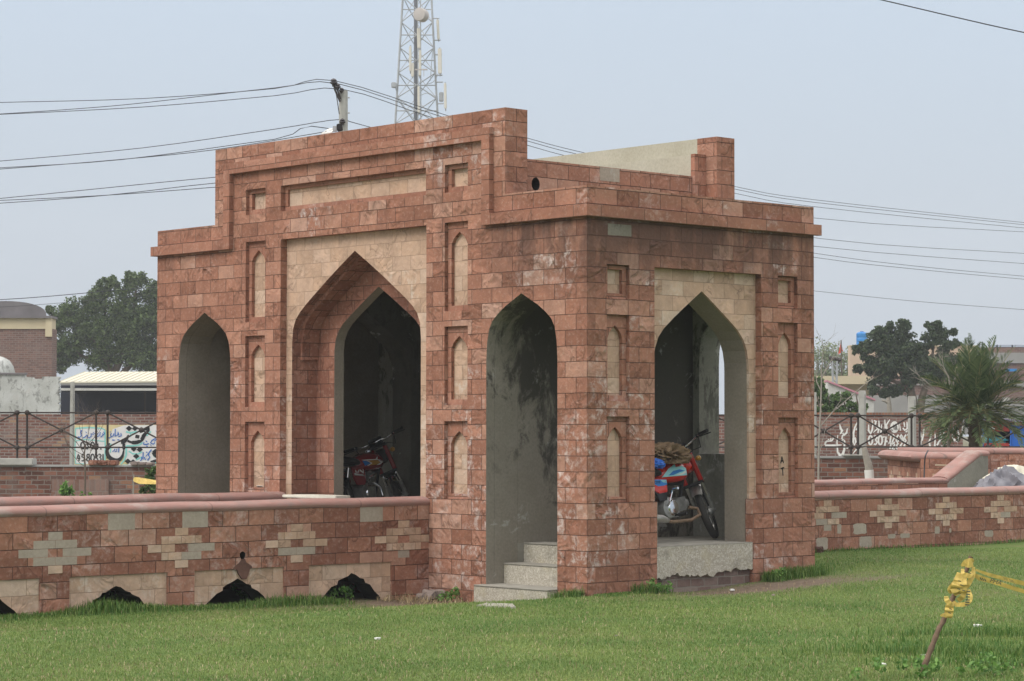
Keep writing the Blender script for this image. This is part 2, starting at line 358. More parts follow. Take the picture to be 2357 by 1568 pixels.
def bricks(name, palette, mortar, w=0.24, h=0.085, msize=0.010, plasterband=None):
    t = NT(name, 0.92, 0.15); uv = t.coords('UV'); ob = t.coords()
    wob = t.noise(uv, 7.0, 2); va = t.n.new('ShaderNodeVectorMath'); va.operation = 'ADD'; off = t.n.new('ShaderNodeCombineXYZ')
    k = t.math('MULTIPLY', t.math('SUBTRACT', wob, 0.5), 0.02); t.put(off.inputs[0], k); t.put(off.inputs[1], k); t.l.new(uv, va.inputs[0]); t.l.new(off.outputs[0], va.inputs[1])
    tint, mort = t.brick(va.outputs[0], w, h, msize, smooth=0.3)
    n1 = t.noise(ob, 1.2, 4, 0.65); n2 = t.noise(ob, 18, 4, 0.65)
    c = t.ramp(tint, palette); c = t.mix(0.5, c, t.ramp(n2, [(0.3, 0.36), (0.7, 0.62)]), 'OVERLAY')
    c = t.mix(t.math('MULTIPLY', t.step(n1, 0.5, 0.7), 0.55), c, mortar)
    mm = t.math('MAXIMUM', mort, t.math('MULTIPLY', t.step(t.noise(ob, 7, 4, 0.7), 0.58, 0.66), 0.8))
    c = t.mix(mm, c, mortar)
    hgt = t.math('SUBTRACT', t.math('MULTIPLY', n2, 0.4), mort)
    return t.done(c, t.bump(hgt, 0.5, 0.015))
M['oldbrick'] = bricks('old country brick', [(0, (0.10, 0.05, 0.04)), (0.5, (0.17, 0.075, 0.055)), (0.85, (0.23, 0.105, 0.075)), (1, (0.30, 0.17, 0.10))], (0.20, 0.175, 0.155))
M['farbrick'] = bricks('boundary wall brick', [(0, (0.12, 0.06, 0.052)), (0.5, (0.18, 0.082, 0.065)), (0.85, (0.23, 0.11, 0.085)), (1, (0.32, 0.21, 0.13))], (0.25, 0.215, 0.195), w=0.24, h=0.082, msize=0.014)
M['housebrick'] = bricks('house brick', [(0, (0.14, 0.085, 0.075)), (1, (0.22, 0.13, 0.105))], (0.22, 0.18, 0.165), msize=0.012)
M['basebrick'] = bricks('crumbled base brick', [(0, (0.12, 0.085, 0.075)), (0.6, (0.18, 0.12, 0.105)), (1, (0.24, 0.19, 0.165))], (0.22, 0.19, 0.165), w=0.2, h=0.085, msize=0.008)
M['iron'] = plain('rusty black iron', (0.030, 0.022, 0.019), 0.65, var=0.5, scale=30)
M['galv'] = plain('galvanised steel', (0.36, 0.38, 0.40), 0.5, 0.2, var=0.15, scale=3)
M['antenna'] = plain('cream antenna plastic', (0.62, 0.60, 0.53), 0.5, var=0.06)
M['dish'] = plain('grey dish cover', (0.42, 0.39, 0.37), 0.6, var=0.05)
M['wire'] = plain('dark cable', (0.045, 0.05, 0.06), 0.6, var=0.1)
M['cement'] = plain('cast concrete post', (0.37, 0.37, 0.345), 0.9, var=0.2, scale=4, bump=0.1)
M['porcelain'] = plain('brown porcelain', (0.03, 0.025, 0.03), 0.25, var=0.1)
M['black'] = plain('black rubber', (0.012, 0.012, 0.013), 0.7, var=0.2, scale=20)
M['tyre'] = plain('dusty tyre', (0.035, 0.033, 0.031), 0.85, var=0.3, scale=12)
M['seat'] = plain('black seat vinyl', (0.014, 0.015, 0.018), 0.45, var=0.1)
M['chrome'] = plain('chrome', (0.62, 0.63, 0.64), 0.12, 1.0, var=0.05)
M['dullchrome'] = plain('dusty chrome', (0.42, 0.41, 0.39), 0.33, 0.85, var=0.3, scale=14)
M['alloy'] = plain('engine alloy', (0.30, 0.30, 0.29), 0.45, 0.6, var=0.3, scale=18)
M['redpaint'] = plain('bright red paint', (0.50, 0.022, 0.014), 0.22, var=0.08, coat=0.4)
M['maroon'] = plain('maroon paint', (0.20, 0.010, 0.014), 0.2, var=0.06, coat=0.6)
M['darkred'] = plain('deep red fork cover', (0.30, 0.014, 0.012), 0.3, var=0.1)
M['cyan'] = plain('pale blue decal', (0.30, 0.62, 0.68), 0.35, var=0.12)
M['blue'] = plain('blue decal', (0.02, 0.17, 0.50), 0.35, var=0.1)
M['white'] = plain('white paint', (0.72, 0.72, 0.70), 0.6, var=0.06)
M['gold'] = plain('amber decal', (0.42, 0.22, 0.03), 0.35, var=0.1)
M['rustpipe'] = plain('rusty exhaust pipe', (0.22, 0.15, 0.10), 0.6, 0.4, var=0.35, scale=15)
M['cloth'] = plain('brown cloth', (0.17, 0.115, 0.068), 0.95, var=0.2, scale=10, bump=0.2)
M['tarp'] = plain('grey tarpaulin', (0.165, 0.165, 0.19), 0.6, var=0.15, scale=3)
M['sack'] = plain('cream woven sack', (0.60, 0.58, 0.48), 0.8, var=0.15, scale=6, bump=0.2)
M['marble'] = plain('cream marble slab', (0.66, 0.63, 0.55), 0.5, var=0.1)
M['tape'] = plain('yellow barrier tape', (0.55, 0.40, 0.10), 0.45, var=0.3, scale=22)
M['tapedark'] = plain('dark tape print', (0.055, 0.075, 0.05), 0.6, var=0.2)
M['stick'] = plain('barked stick', (0.16, 0.105, 0.072), 0.9, var=0.4, scale=22, bump=0.6)
M['bark'] = plain('tree bark', (0.11, 0.085, 0.065), 0.95, var=0.35, scale=6, bump=0.4)
M['palebark'] = plain('pale sapling bark', (0.27, 0.25, 0.215), 0.95, var=0.25, scale=9)
M['rubble'] = plain('rubble stone', (0.23, 0.185, 0.165), 0.95, var=0.35, scale=14, bump=0.5)
M['peach'] = plain('peach house paint', (0.52, 0.40, 0.30), 0.9, var=0.08, scale=0.8)
M['creamwall'] = plain('cream house paint', (0.52, 0.45, 0.31), 0.9, var=0.1, scale=0.6)
M['roofwhite'] = plain('cream roof sheet', (0.60, 0.57, 0.46), 0.6, var=0.06, scale=0.5)
M['darkroom'] = plain('painted interior shade', (0.012, 0.016, 0.03), 0.9)  # near black stands for the shade inside the shed and cab
M['greyblock'] = plain('grey render', (0.27, 0.27, 0.265), 0.9, var=0.12, scale=1)
M['domegrey'] = plain('weathered dome skin', (0.16, 0.15, 0.16), 0.9, var=0.3, scale=0.7)
M['bluetank'] = plain('blue water tank', (0.025, 0.20, 0.52), 0.4, var=0.06)
M['bluepanel'] = plain('blue painted panel', (0.015, 0.11, 0.46), 0.4, var=0.05)
M['redpanel'] = plain('red painted panel', (0.30, 0.03, 0.025), 0.5, var=0.15)
M['lilac'] = plain('lilac canopy edge', (0.42, 0.34, 0.62), 0.5)
M['flag'] = plain('red flag cloth', (0.62, 0.06, 0.03), 0.8, var=0.15)
M['solar'] = plain('dark solar panel', (0.02, 0.025, 0.04), 0.2)
M['pinkedge'] = plain('pink roof edge', (0.45, 0.20, 0.26), 0.8)
M['shedwhite'] = plain('white sheet wall', (0.55, 0.55, 0.53), 0.7, var=0.08)
M['signwhite'] = plain('whitewashed brick', (0.66, 0.66, 0.66), 0.9, var=0.08, scale=3)
M['signcream'] = plain('cream painted brick', (0.62, 0.53, 0.30), 0.9, var=0.15, scale=1.6)
M['signteal'] = plain('turquoise wall paint', (0.24, 0.58, 0.55), 0.9, var=0.1)
M['signblue'] = plain('blue wall paint', (0.03, 0.13, 0.44), 0.9, var=0.15)
M['signblack'] = plain('black wall paint', (0.014, 0.014, 0.016), 0.9, var=0.1)
M['teal'] = plain('teal plastic', (0.03, 0.30, 0.38), 0.5)
M['plank'] = plain('pale wooden plank', (0.45, 0.36, 0.26), 0.85, var=0.15)
M['paper'] = plain('white paper', (0.62, 0.62, 0.60), 0.8, var=0.03)
M['lens'] = plain('red lamp lens', (0.35, 0.02, 0.015), 0.2)
M['glass'] = plain('lamp glass', (0.35, 0.36, 0.37), 0.08, 0.3)

def leafmat(name, dark, lite, trans=0.25):
    t = NT(name, 0.55, 0.35); ob = t.coords('UV'); sep = t.n.new('ShaderNodeSeparateXYZ'); t.l.new(ob, sep.inputs[0])
    c = t.ramp(sep.outputs[0], [(0.0, dark), (1.0, lite)])
    t.bsdf.inputs['Subsurface Weight'].default_value = 0.0
    t.done(c)
    tr = t.n.new('ShaderNodeBsdfTranslucent'); t.l.new(c, tr.inputs[0]); mx = t.n.new('ShaderNodeMixShader'); mx.inputs[0].default_value = trans
    out = t.n['Material Output']; t.l.new(t.bsdf.outputs[0], mx.inputs[1]); t.l.new(tr.outputs[0], mx.inputs[2]); t.l.new(mx.outputs[0], out.inputs[0])
    return t.mat
M['leafdark'] = leafmat('dark tree foliage', (0.02, 0.045, 0.018), (0.13, 0.19, 0.06))
M['leafblue'] = leafmat('deep green foliage', (0.016, 0.036, 0.022), (0.085, 0.125, 0.055))
M['leafpale'] = leafmat('pale willow foliage', (0.12, 0.16, 0.08), (0.24, 0.29, 0.15))
M['palmleaf'] = leafmat('palm fronds', (0.03, 0.06, 0.024), (0.15, 0.20, 0.085))
M['weed'] = leafmat('weed leaves', (0.06, 0.15, 0.03), (0.19, 0.34, 0.08))
M['bush'] = leafmat('garden bush leaves', (0.04, 0.085, 0.02), (0.12, 0.20, 0.055))
M['grass'] = leafmat('lawn grass blades', (0.055, 0.15, 0.022), (0.29, 0.345, 0.105), 0.35)
M['drygrass'] = leafmat('dry straw', (0.22, 0.16, 0.09), (0.42, 0.34, 0.20), 0.1)

def ground_mat():
    t = NT('lawn ground', 0.95, 0.1); g = t.n.new('ShaderNodeNewGeometry').outputs['Position']
    n1 = t.noise(g, 0.9, 5, 0.6); n2 = t.noise(g, 35, 4, 0.7); n3 = t.noise(t.mapping(g, loc=(7, 3, 0)), 0.35, 3)
    c = t.ramp(n2, [(0.3, (0.06, 0.105, 0.028)), (0.7, (0.14, 0.20, 0.06))])
    c = t.mix(t.math('MULTIPLY', t.step(n1, 0.5, 0.68), 0.6), c, (0.17, 0.15, 0.075))
    at = t.n.new('ShaderNodeAttribute'); at.attribute_name = 'earth'
    soil = t.ramp(t.noise(g, 14, 5, 0.7), [(0.3, (0.11, 0.082, 0.062)), (0.7, (0.20, 0.155, 0.12))])
    c = t.mix(at.outputs['Fac'], c, soil)
    return t.done(c, t.bump(n2, 0.5, 0.03))
M['ground'] = ground_mat()

# ------------------------------------------------------------------ ground
def earth_at(x, y):
    e = 0.0
    def blob(cx, cy, ax, ay, ang=0.0):
        dx, dy = x - cx, y - cy; c, s = math.cos(ang), math.sin(ang)
        u, v = dx * c + dy * s, -dx * s + dy * c
        return math.exp(-((u / ax) ** 2 + (v / ay) ** 2) ** 1.5)
    e = max(e, 1.3 * blob(1.9, -0.55, 1.3, 0.62), 1.15 * blob(-0.45, 2.0, 0.95, 0.55), 1.1 * blob(-0.35, 1.3, 0.6, 0.5), 0.8 * blob(2.9, -0.95, 1.0, 0.22))
    e = max(e, 0.45 * blob(-1.6, 1.95, 0.9, 0.2), 0.6 * blob(-3.3, -8.2, 0.5, 0.5))
    if y > 2.45 or x > 12 + 0.2 * y: e = max(e, 0.7)
    return min(1.0, e)
fine = list(np.arange(-16, 16.01, 0.2))
gx = [-400, -250, -120, -60, -35, -22] + fine + [18, 22, 28, 36, 50, 80, 130, 250, 400]
gm = MB(); nx = len(gx)
for yy in gx:
    for xx in gx: gm.v.append((xx, yy, ground_z(xx, yy)))
for j in range(nx - 1):
    for i in range(nx - 1): gm.f.append((j * nx + i, j * nx + i + 1, (j + 1) * nx + i + 1, (j + 1) * nx + i)); gm.m.append(0)
ground = gm.build('ground', M['ground'], smooth=180); tag(ground, kind='structure')
at = ground.data.attributes.new('earth', 'FLOAT', 'POINT')
at.data.foreach_set('value', [earth_at(v[0], v[1]) for v in gm.v])

# ------------------------------------------------------------------ gatehouse
PH = 0.122            # height of a joint in the stone courses
gate = thing('gatehouse', 'red sandstone gatehouse with pointed arches and stepped parapet on the lawn', 'gatehouse', (0, 0, 0))
A_WING = [(0, 2.948), (.12, 2.886), (.235, 2.828), (.35, 2.752), (.43, 2.685), (.48, 2.60), (.508, 2.47), (.52, 2.29)]
A_SIDE = [(0, 3.0), (.2, 2.865), (.4, 2.725), (.55, 2.61), (.63, 2.52), (.68, 2.41), (.703, 2.29), (.706, 2.2)]
A_OUT = [(0, 3.526), (.25, 3.375), (.49, 3.225), (.67, 3.105), (.85, 2.985), (.97, 2.895), (1.05, 2.81), (1.095, 2.71), (1.11, 2.55)]
A_IN = [(0, 3.153), (.17, 3.055), (.33, 2.955), (.5, 2.85), (.62, 2.77), (.70, 2.69), (.755, 2.59), (.775, 2.47)]
YR, YL, YC, L, D = 0.935, 6.365, 3.685, 7.34, 3.35
NY = [(1.738, 2.10), (5.19, 5.56)]; NZ = [(2.81, 3.722), (1.848, 2.652), (.885, 1.68)]; SQ = (4.03, 4.318)
holesA = [arch(YR, A_WING, -0.3), arch(YL, A_WING, 0.44), rect(2.39, 4.90, .44, 3.715), rect(2.40, 4.905, 4.03, 4.316)]
sidesA = [1, 2, 0, 0]
for a, b in NY:
    for c, d in NZ: holesA.append(rect(a, b, c, d)); sidesA.append(0)
    holesA.append(rect(a, b, *SQ)); sidesA.append(0)
outerA = [(0, -.35), (L, -.35), (L, 3.955), (6.165, 3.955), (6.165, 4.825), (1.175, 4.825), (1.175, 3.955), (0, 3.955)]
MB().plate('x', 0, .11, outerA, holesA, 0, 0, 0, sidesA).build('long_wall', [M['stone'], M['darkened'], M['plaster']], gate, phase=PH)
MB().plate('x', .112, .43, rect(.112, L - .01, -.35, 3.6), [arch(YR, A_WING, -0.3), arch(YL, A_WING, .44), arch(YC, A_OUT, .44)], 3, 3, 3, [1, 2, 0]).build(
    'inner_wall', [M['soffit'], M['darkened'], M['plaster'], M['inside']], gate, phase=PH)
MB().box(.112, .302, 1.175, 6.165, 3.61, 4.825).build('gate_screen', M['stone'], gate, phase=PH)
big_loop = arch(YC, A_OUT, .44)
MB().plate('x', .085, .1115, [(2.391, .44)] + big_loop[::-1] + [(4.899, .44), (4.899, 3.714), (2.391, 3.714)], (), 0, 0, 1).build('spandrel_panel', [M['cream'], M['soffit']], gate, phase=PH - .05, label='buff stone panel round the tall central arch')
MB().plate('x', .431, .565, rect(2.2, 5.2, .44, 3.62), [arch(3.70, A_IN, .441)], 0, 1, 1, [1]).build('recess_wall', [M['soffit'], M['plaster']], gate, phase=PH)
ring_o = [(YC + (y - YC) * .998, z - .002) for y, z in arch(YC, A_OUT, 2.37)]
ring_i = [(YC + (y - YC) * (1 - .035 / 1.11), z - (.045 if i not in (0, len(ring_o) - 1) else 0)) for i, (y, z) in enumerate(arch(YC, A_OUT, 2.37))]
MB().plate('x', .20, .428, ring_o + ring_i[::-1], (), 0).build('arch_lining', M['soffit'], gate, phase=PH)
MB().plate('x', .06, .112, rect(2.401, 4.904, 4.031, 4.315), [rect(2.455, 4.85, 4.082, 4.272)], 0).build('panel_frame', M['smooth'], gate, phase=PH)
MB().box(.085, .111, 2.45, 4.855, 4.078, 4.276).build('long_panel', M['cream'], gate, phase=4.078, uoff=.1)
# band moulding that steps up round the central screen
band = [(7.40, 3.653), (7.40, 3.765), (5.925, 3.765), (5.925, 4.64), (1.35, 4.64), (1.35, 3.765), (-.06, 3.765), (-.06, 3.653), (1.47, 3.653), (1.47, 4.515), (5.805, 4.515), (5.805, 3.653)]
mb = MB().plate('x', -.06, -.0005, band, (), 0); mb.box(0.0, 3.41, -.06, -.0005, 3.653, 3.765); mb.box(0.0, 3.41, 7.3405, 7.40, 3.653, 3.765)
mb.build('band_moulding', M['smooth'], gate, phase=3.653, uoff=.17)
# niches: a frame plate with a pointed opening and a buff panel behind it
def niche(axis, u0, u1, z0, z1, front, deep, arched):
    c = (u0 + u1) / 2; w = (u1 - u0) / 2 - .055
    if arched:
        ap = z1 - .10; prof = [(0, ap), (w * .4, ap - .035), (w * .75, ap - .072), (w, ap - .13), (w, ap - .2)]
        hole = arch(c, prof, z0 + .055)
    else: hole = rect(c - w, c + w, z0 + .058, z1 - .045)
    f = MB().plate(axis, front, deep, rect(u0 + .001, u1 - .001, z0 + .001, z1 - .001), [hole], 0).build('niche', M['smooth'], gate, phase=PH + .03, uoff=u0)
    us = [p[0] for p in hole]; zs = [p[1] for p in hole]; m = MB(); e = .004
    if axis == 'x': m.box(deep - .022, deep + .002, min(us) - e, max(us) + e, min(zs) - e, max(zs) + e)
    else: m.box(min(us) - e, max(us) + e, deep - .022, deep + .002, min(zs) - e, max(zs) + e)
    m.build('niche_panel', M['cream'], f, phase=PH, uoff=u0 * 1.7)
    return f
for a, b in NY:
    for c, d in NZ: niche('x', a, b, c, d, .045, .109, True)
    niche('x', a, b, *SQ, .045, .109, False)
# short face
NX = [(.265, .578), (2.775, 3.085)]; NZS = [(1.875, 2.715), (.888, 1.725)]; SQS = (2.868, 3.205)
outerS = [(.111, -.35), (.963, -.35), (.963, .885), (.93, .885), (.93, 3.205), (2.515, 3.205), (2.515, .885), (2.38, .885), (2.38, -.35), (D, -.35), (D, 3.955), (.111, 3.955)]
hs = []
for a, b in NX:
    for c, d in NZS: hs.append(rect(a, b, c, d))
    hs.append(rect(a, b, *SQS))
MB().plate('y', 0, .108, outerS, hs, 0).build('short_wall', M['stone'], gate, phase=PH, uoff=.05)
for a, b in NX:
    for c, d in NZS: n_ = niche('y', a, b, c, d, .045, .107, True)
    niche('y', a, b, *SQS, .045, .107, False)
XS = 1.70
sl = arch(XS, A_SIDE, .886)
MB().plate('y', .08, .107, [(.931, .886)] + sl[::-1] + [(2.514, .886), (2.514, 3.204), (.931, 3.204)], (), 0, 0, 0).build('spandrel_panel', M['cream'], gate, phase=PH - .08, uoff=.1, label='stained buff panel round the short side arch')
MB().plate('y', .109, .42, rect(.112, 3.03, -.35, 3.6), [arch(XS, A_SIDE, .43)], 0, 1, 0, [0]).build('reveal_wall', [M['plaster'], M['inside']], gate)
for a, b in ((.964, .9895), (2.3805, 2.404)): MB().box(a, b, .02, .108, .445, .884).build('jamb_stone', M['plaster'], gate)
g0 = on_y(1399, 512, 0); g1 = on_y(1453, 545, 0)
MB().box(g0.x, g1.x, -.0025, .001, g1.z, g0.z - .01).build('mortar_patch', plaster('greenish bare mortar', (0.17, 0.155, 0.125), (0.25, 0.23, 0.19), mould=.6), gate)
# writing scratched on the lower right niche of the short face: A over a downward stroke with a bar
wr = MB()
def stroke_y(m, pts, w, y):
    for (a, b), (c, d) in zip(pts, pts[1:]):
        dx, dz = c - a, d - b; ln = math.hypot(dx, dz) or 1; nx_, nz_ = -dz / ln * w / 2, dx / ln * w / 2
        m.quad((a - nx_, y, b - nz_), (c - nx_, y, d - nz_), (c + nx_, y, d + nz_), (a + nx_, y, b + nz_))
def nz9(x, y): p = on_y((2300 + .6379 * x) * 2357 / 4096, (1400 + .6379 * y) * 2357 / 4096, .084); return (p.x, p.z)
for s in [[(1291, 712), (1297, 668), (1308, 710)], [(1290, 697), (1307, 695)], [(1290, 745), (1312, 738)], [(1301, 735), (1304, 788)]]:
    stroke_y(wr, [nz9(*q) for q in s], .014, .0835)
wr.build('painted_letters', M['signblack'], gate)
# rear and end walls, partitions, floor, roof
MB().plate('x', 3.031, D, rect(.109, L, -.35, 3.955), [arch(.895, [(w * .9, z) for w, z in A_WING], 1.335)], 0, 1, 1, [0]).build('rear_wall', [M['mould'], M['stone']], gate, phase=PH)  # unseen central and left arches left out to keep the inside dark
MB().plate('y', 6.885, L - .001, rect(.431, 3.03, -.35, 3.955), [], 0, 1, 1, []).build('end_wall', [M['plaster'], M['stone']], gate, phase=PH)  # unseen arch left out to keep light from the rooms
for a, b, mat in ((1.455, 1.80, 'darkened'), (5.50, 5.845, 'inside')):
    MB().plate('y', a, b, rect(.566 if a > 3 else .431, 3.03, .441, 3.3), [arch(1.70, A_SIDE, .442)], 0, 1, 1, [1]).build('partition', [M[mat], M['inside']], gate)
MB().box(.432, 3.03, 1.456, 6.884, -.3, .44).box(.80, 3.03, .421, 1.4545, -.3, .44).box(.566, 2.95, 1.81, 5.49, .441, .50).build('floor', M['tread'], gate)
MB().box(.57, 3.03, .32, 7.0, 3.3, 3.58).build('roof_slab', M['pale'], gate)
# roof-top: inner parapet with rain spout, rear screen seen from its plastered back
sp = on_y(1233, 424, 1.374)
cut = [(sp.x + .058 * math.cos(a), sp.z + .07 * math.sin(a)) for a in np.linspace(0, 2 * math.pi, 14, endpoint=False)]
MB().plate('y', 1.374, 1.54, rect(.303, 2.93, 3.585, 4.361), [cut], 0, 0, 0, [1]).build('roof_parapet', [M['stone'], M['iron']], gate, phase=PH + .1)
MB().box(sp.x - .1, sp.x + .1, 1.541, 1.56, sp.z - .1, sp.z + .1).build('rain_spout', M['iron'], gate)
g0 = on_y((1700 + .5739 * 1218) * .57544, (400 + .5739 * 478) * .57544, 1.374); g1 = on_y((1700 + .5739 * 1355) * .57544, (400 + .5739 * 575) * .57544, 1.374)
MB().box(g0.x, g1.x, 1.371, 1.3735, g1.z, 4.356).build('mortar_patch', M['missing'], gate)
qx = on_x(1605, 350, 3.12)
MB().box(3.12, 3.405, 1.175, qx.y, 3.956, 4.795).build('rear_screen_end', M['stone'], gate, phase=PH + .04)
MB().box(3.12, 3.405, qx.y + .0005, 6.165, 3.956, 4.793).build('rear_screen', M['pale'], gate)
lw = on_x(1590, 357, 2.94)
MB().box(2.94, 3.119, lw.y, 6.0, 3.585, lw.z).build('inner_upstand', M['pale'], gate)
MB().box(2.94, 3.119, lw.y - .06, lw.y - .0005, 3.585, lw.z + .01).build('upstand_cap', M['smooth'], gate)
# steps up to the right-hand arch, threshold of the short face
for q in ((-.13, .234, .402, 1.498, -.35, .045), (.235, .505, .418, 1.453, -.3, .25), (.506, .799, .418, 1.453, -.3, .447)):
    st = MB().box(q[0], q[1], q[2], q[3], q[4], q[5] - .012).build('step', M['terrazzo'], gate, bevel=.008)
    MB().box(q[0] - .004, q[1], q[2] + .002, q[3] - .002, q[5] - .0125, q[5]).build('tread', M['tread'], st, bevel=.004)
rag = [(.965, .436), (.965, .16)]; xx = .965
while xx < 2.37:
    t_ = (xx - .965) / 1.41; rag.append((xx, .125 + .045 * t_ + random.uniform(-.022, .022) + .02 * math.sin(9 * t_))); xx += random.uniform(.015, .05)
rag += [(2.378, .17), (2.378, .436)]
MB().plate('y', .006, .05, rag, (), 0).build('threshold', M['terrazzo'], gate)
MB().box(.964, 2.379, .051, .42, -.3, .4355).build('brick_base', M['basebrick'], gate, phase=.02)
MB().box(.964, 2.379, .004, .80, .4365, .444).build('sill_slab', M['tread'], gate)

# ------------------------------------------------------------------ low walls along the raised path
PW = .0572
def coping_mesh(x0, x1, y0, y1, z0, z1):
    pr = [(y0, z0), (y0 - .012, z0 + .02)]
    for a in np.linspace(math.pi, 0, 11): pr.append(((y0 + y1) / 2 + (y1 - y0 + .03) / 2 * math.cos(a), z0 + .03 + (z1 - z0 - .03) * math.sin(a) ** .75))
    pr += [(y1 + .012, z0 + .02), (y1, z0)]
    seg = max(2, int(abs(x1 - x0) / .5)); m = MB(); n = len(pr)
    for i in range(seg + 1):
        x = x0 + (x1 - x0) * i / seg; j = .004 * math.sin(x * 3.1) + .003 * math.sin(x * 7.7)
        for y, z in pr: m.v.append((x, y, z + j))
    for i in range(seg):
        for k in range(n - 1): m.f.append((i * n + k, i * n + k + 1, (i + 1) * n + k + 1, (i + 1) * n + k)); m.m.append(0)
    m.f.append(tuple(range(n))); m.m.append(0); m.f.append(tuple(seg * n + k for k in range(n - 1, -1, -1))); m.m.append(0)
    return m
def cross_inlay(parent, cx, zc, uw, uh, y, gone=()):
    """stepped cross of small buff blocks; cells named in gone have lost their stone"""
    m = MB(); rows = [(2, [(-.5, .5)]), (1, [(-1.5, 0), (0, 1.5)]), (0, [(-2.5, -.5), (.5, 2.5)]), (-1, [(-1.5, 0), (0, 1.5)]), (-2, [(-.5, .5)])]
    for r, cells in rows:
        for k, (a, b) in enumerate(cells):
            lost = (r, k) in gone; e = .0015
            m.box(cx + a * uw + e, cx + b * uw - e, y - (.001 if lost else .004), y + .002, zc + (r - .5) * uh + e, zc + (r + .5) * uh - e, 1 if lost else 0)
    return m.build('cross_inlay', [M['inlay'], M['missing']], parent, phase=zc + uh / 2, uoff=-cx - .0762)
Y0, Y1 = 2.341, 4.785
wallA = thing('low_wall', 'low red sandstone wall with buff crosses and three dark drain arches, left of the steps', 'garden wall', (-6, Y0, -.05))
def W(m, *a, **k):       # build in world coordinates under a root that stands elsewhere
    root = k.pop('root'); k['origin'] = None
    ob = m.build(a[0], a[1], None, **k); ob.parent = root; ob.matrix_parent_inverse = root_matrix(root).inverted(); return ob
def root_matrix(o): return Matrix.Translation(o.location) @ o.rotation_euler.to_matrix().to_4x4()
panels = [(-1.857 + 1.36, -1.552), (-1.857, -2.915), (-3.221, -4.288), (-4.595, -5.66), (-5.97, -7.03)]
panels = [(min(a, b), max(a, b)) for a, b in panels]
hole = [(-2.358 + .032 * math.cos(a) * (1 + .2 * math.sin(3 * a)), .376 + .042 * math.sin(a)) for a in np.linspace(0, 2 * math.pi, 12, endpoint=False)]
out = [(-14, -.4)]
for a, b in sorted(panels): out += [(a, -.4), (a, .252), (b, .252), (b, -.4)]
out += [(0, -.4), (0, .822), (-14, .822)]
w1 = W(MB().plate('y', Y0, Y0 + .04, out, [hole], 0, 0, 0, [1]), 'wall', [M['lowstone'], M['black']], root=wallA, phase=PW, uoff=.001)
drains = []
for a, b in panels:
    c = (a + b) / 2 - .02 + (.04 if a > -2 else 0); random.seed(int(a * 100))
    pr = [(0, .155), (.05, .125), (.11, .10), (.16, .085), (.18, .055), (.25, .02), (.31, -.03), (.36, -.08), (.40, -.15), (.42, -.30)]
    rgt = [(c + w + random.uniform(-.012, .012), z + random.uniform(-.01, .01)) for w, z in pr]
    lft = [(c - w + random.uniform(-.012, .012), z + random.uniform(-.01, .01)) for w, z in pr[1:]]
    drains.append(rgt[::-1] + lft)
random.seed(11)
W(MB().plate('y', Y0 + .018, Y0 + .28, rect(-14, 0, -.4, .82), drains + [hole], 0, 1, 1, [1] * (len(drains) + 1)), 'panel_course', [M['cream'], plain('drain shade black', (.02, .017, .014), .95)], root=wallA, phase=.1, label='buff stone panels round the drain arches')  # drain sides coloured near black to paint the shade inside
W(coping_mesh(-14, 0, Y0 - .005, Y0 + .29, .815, .905), 'coping', M['coping'], root=wallA, smooth=50)
for cx, gone in ((-4.44, {(2, 0), (1, 0), (1, 1), (0, 0), (0, 1), (-1, 0), (-1, 1)}), (-3.067, {(0, 1), (-1, 1)}), (-1.705, {(-1, 0), (-1, 1)}), (-.337, {(-2, 0)}), (-5.81, ())):
    W_ = cross_inlay(None, cx, .476, .1524, .0762, Y0, gone); W_.parent = wallA; W_.matrix_parent_inverse = root_matrix(wallA).inverted()
pm = MB()
for a, b in ((-3.883, -3.589), (-3.059, -2.766), (-.908, -.614)): pm.box(a, b, Y0 - .0015, Y0 + .002, .664, .8215)
W(pm, 'mortar_patch', M['missing'], root=wallA)
soot = [(-2.37, .345), (-2.40, .31), (-2.46, .27), (-2.47, .25), (-2.42, .245), (-2.40, .20), (-2.36, .15), (-2.31, .15), (-2.285, .20), (-2.27, .245), (-2.24, .25), (-2.25, .275), (-2.31, .31), (-2.33, .345)]
W(MB().plate('y', Y0 - .002, Y0 + .0195, soot, (), 0), 'soot_stain', plain('soot stain', (0.11, 0.055, 0.042), .9, var=.5), root=wallA)

wallB = thing('low_wall', 'far low red wall with rounded pink coping, meeting the gatehouse left of its central arch', 'garden wall', (-6, Y1, 0))
W(MB().box(-14, 0, Y1, Y1 + .28, -.4, .822), 'wall', M['lowstone'], root=wallB, phase=PW)
W(coping_mesh(-14, 0, Y1 - .005, Y1 + .29, .815, .905), 'coping', M['coping'], root=wallB, smooth=50)

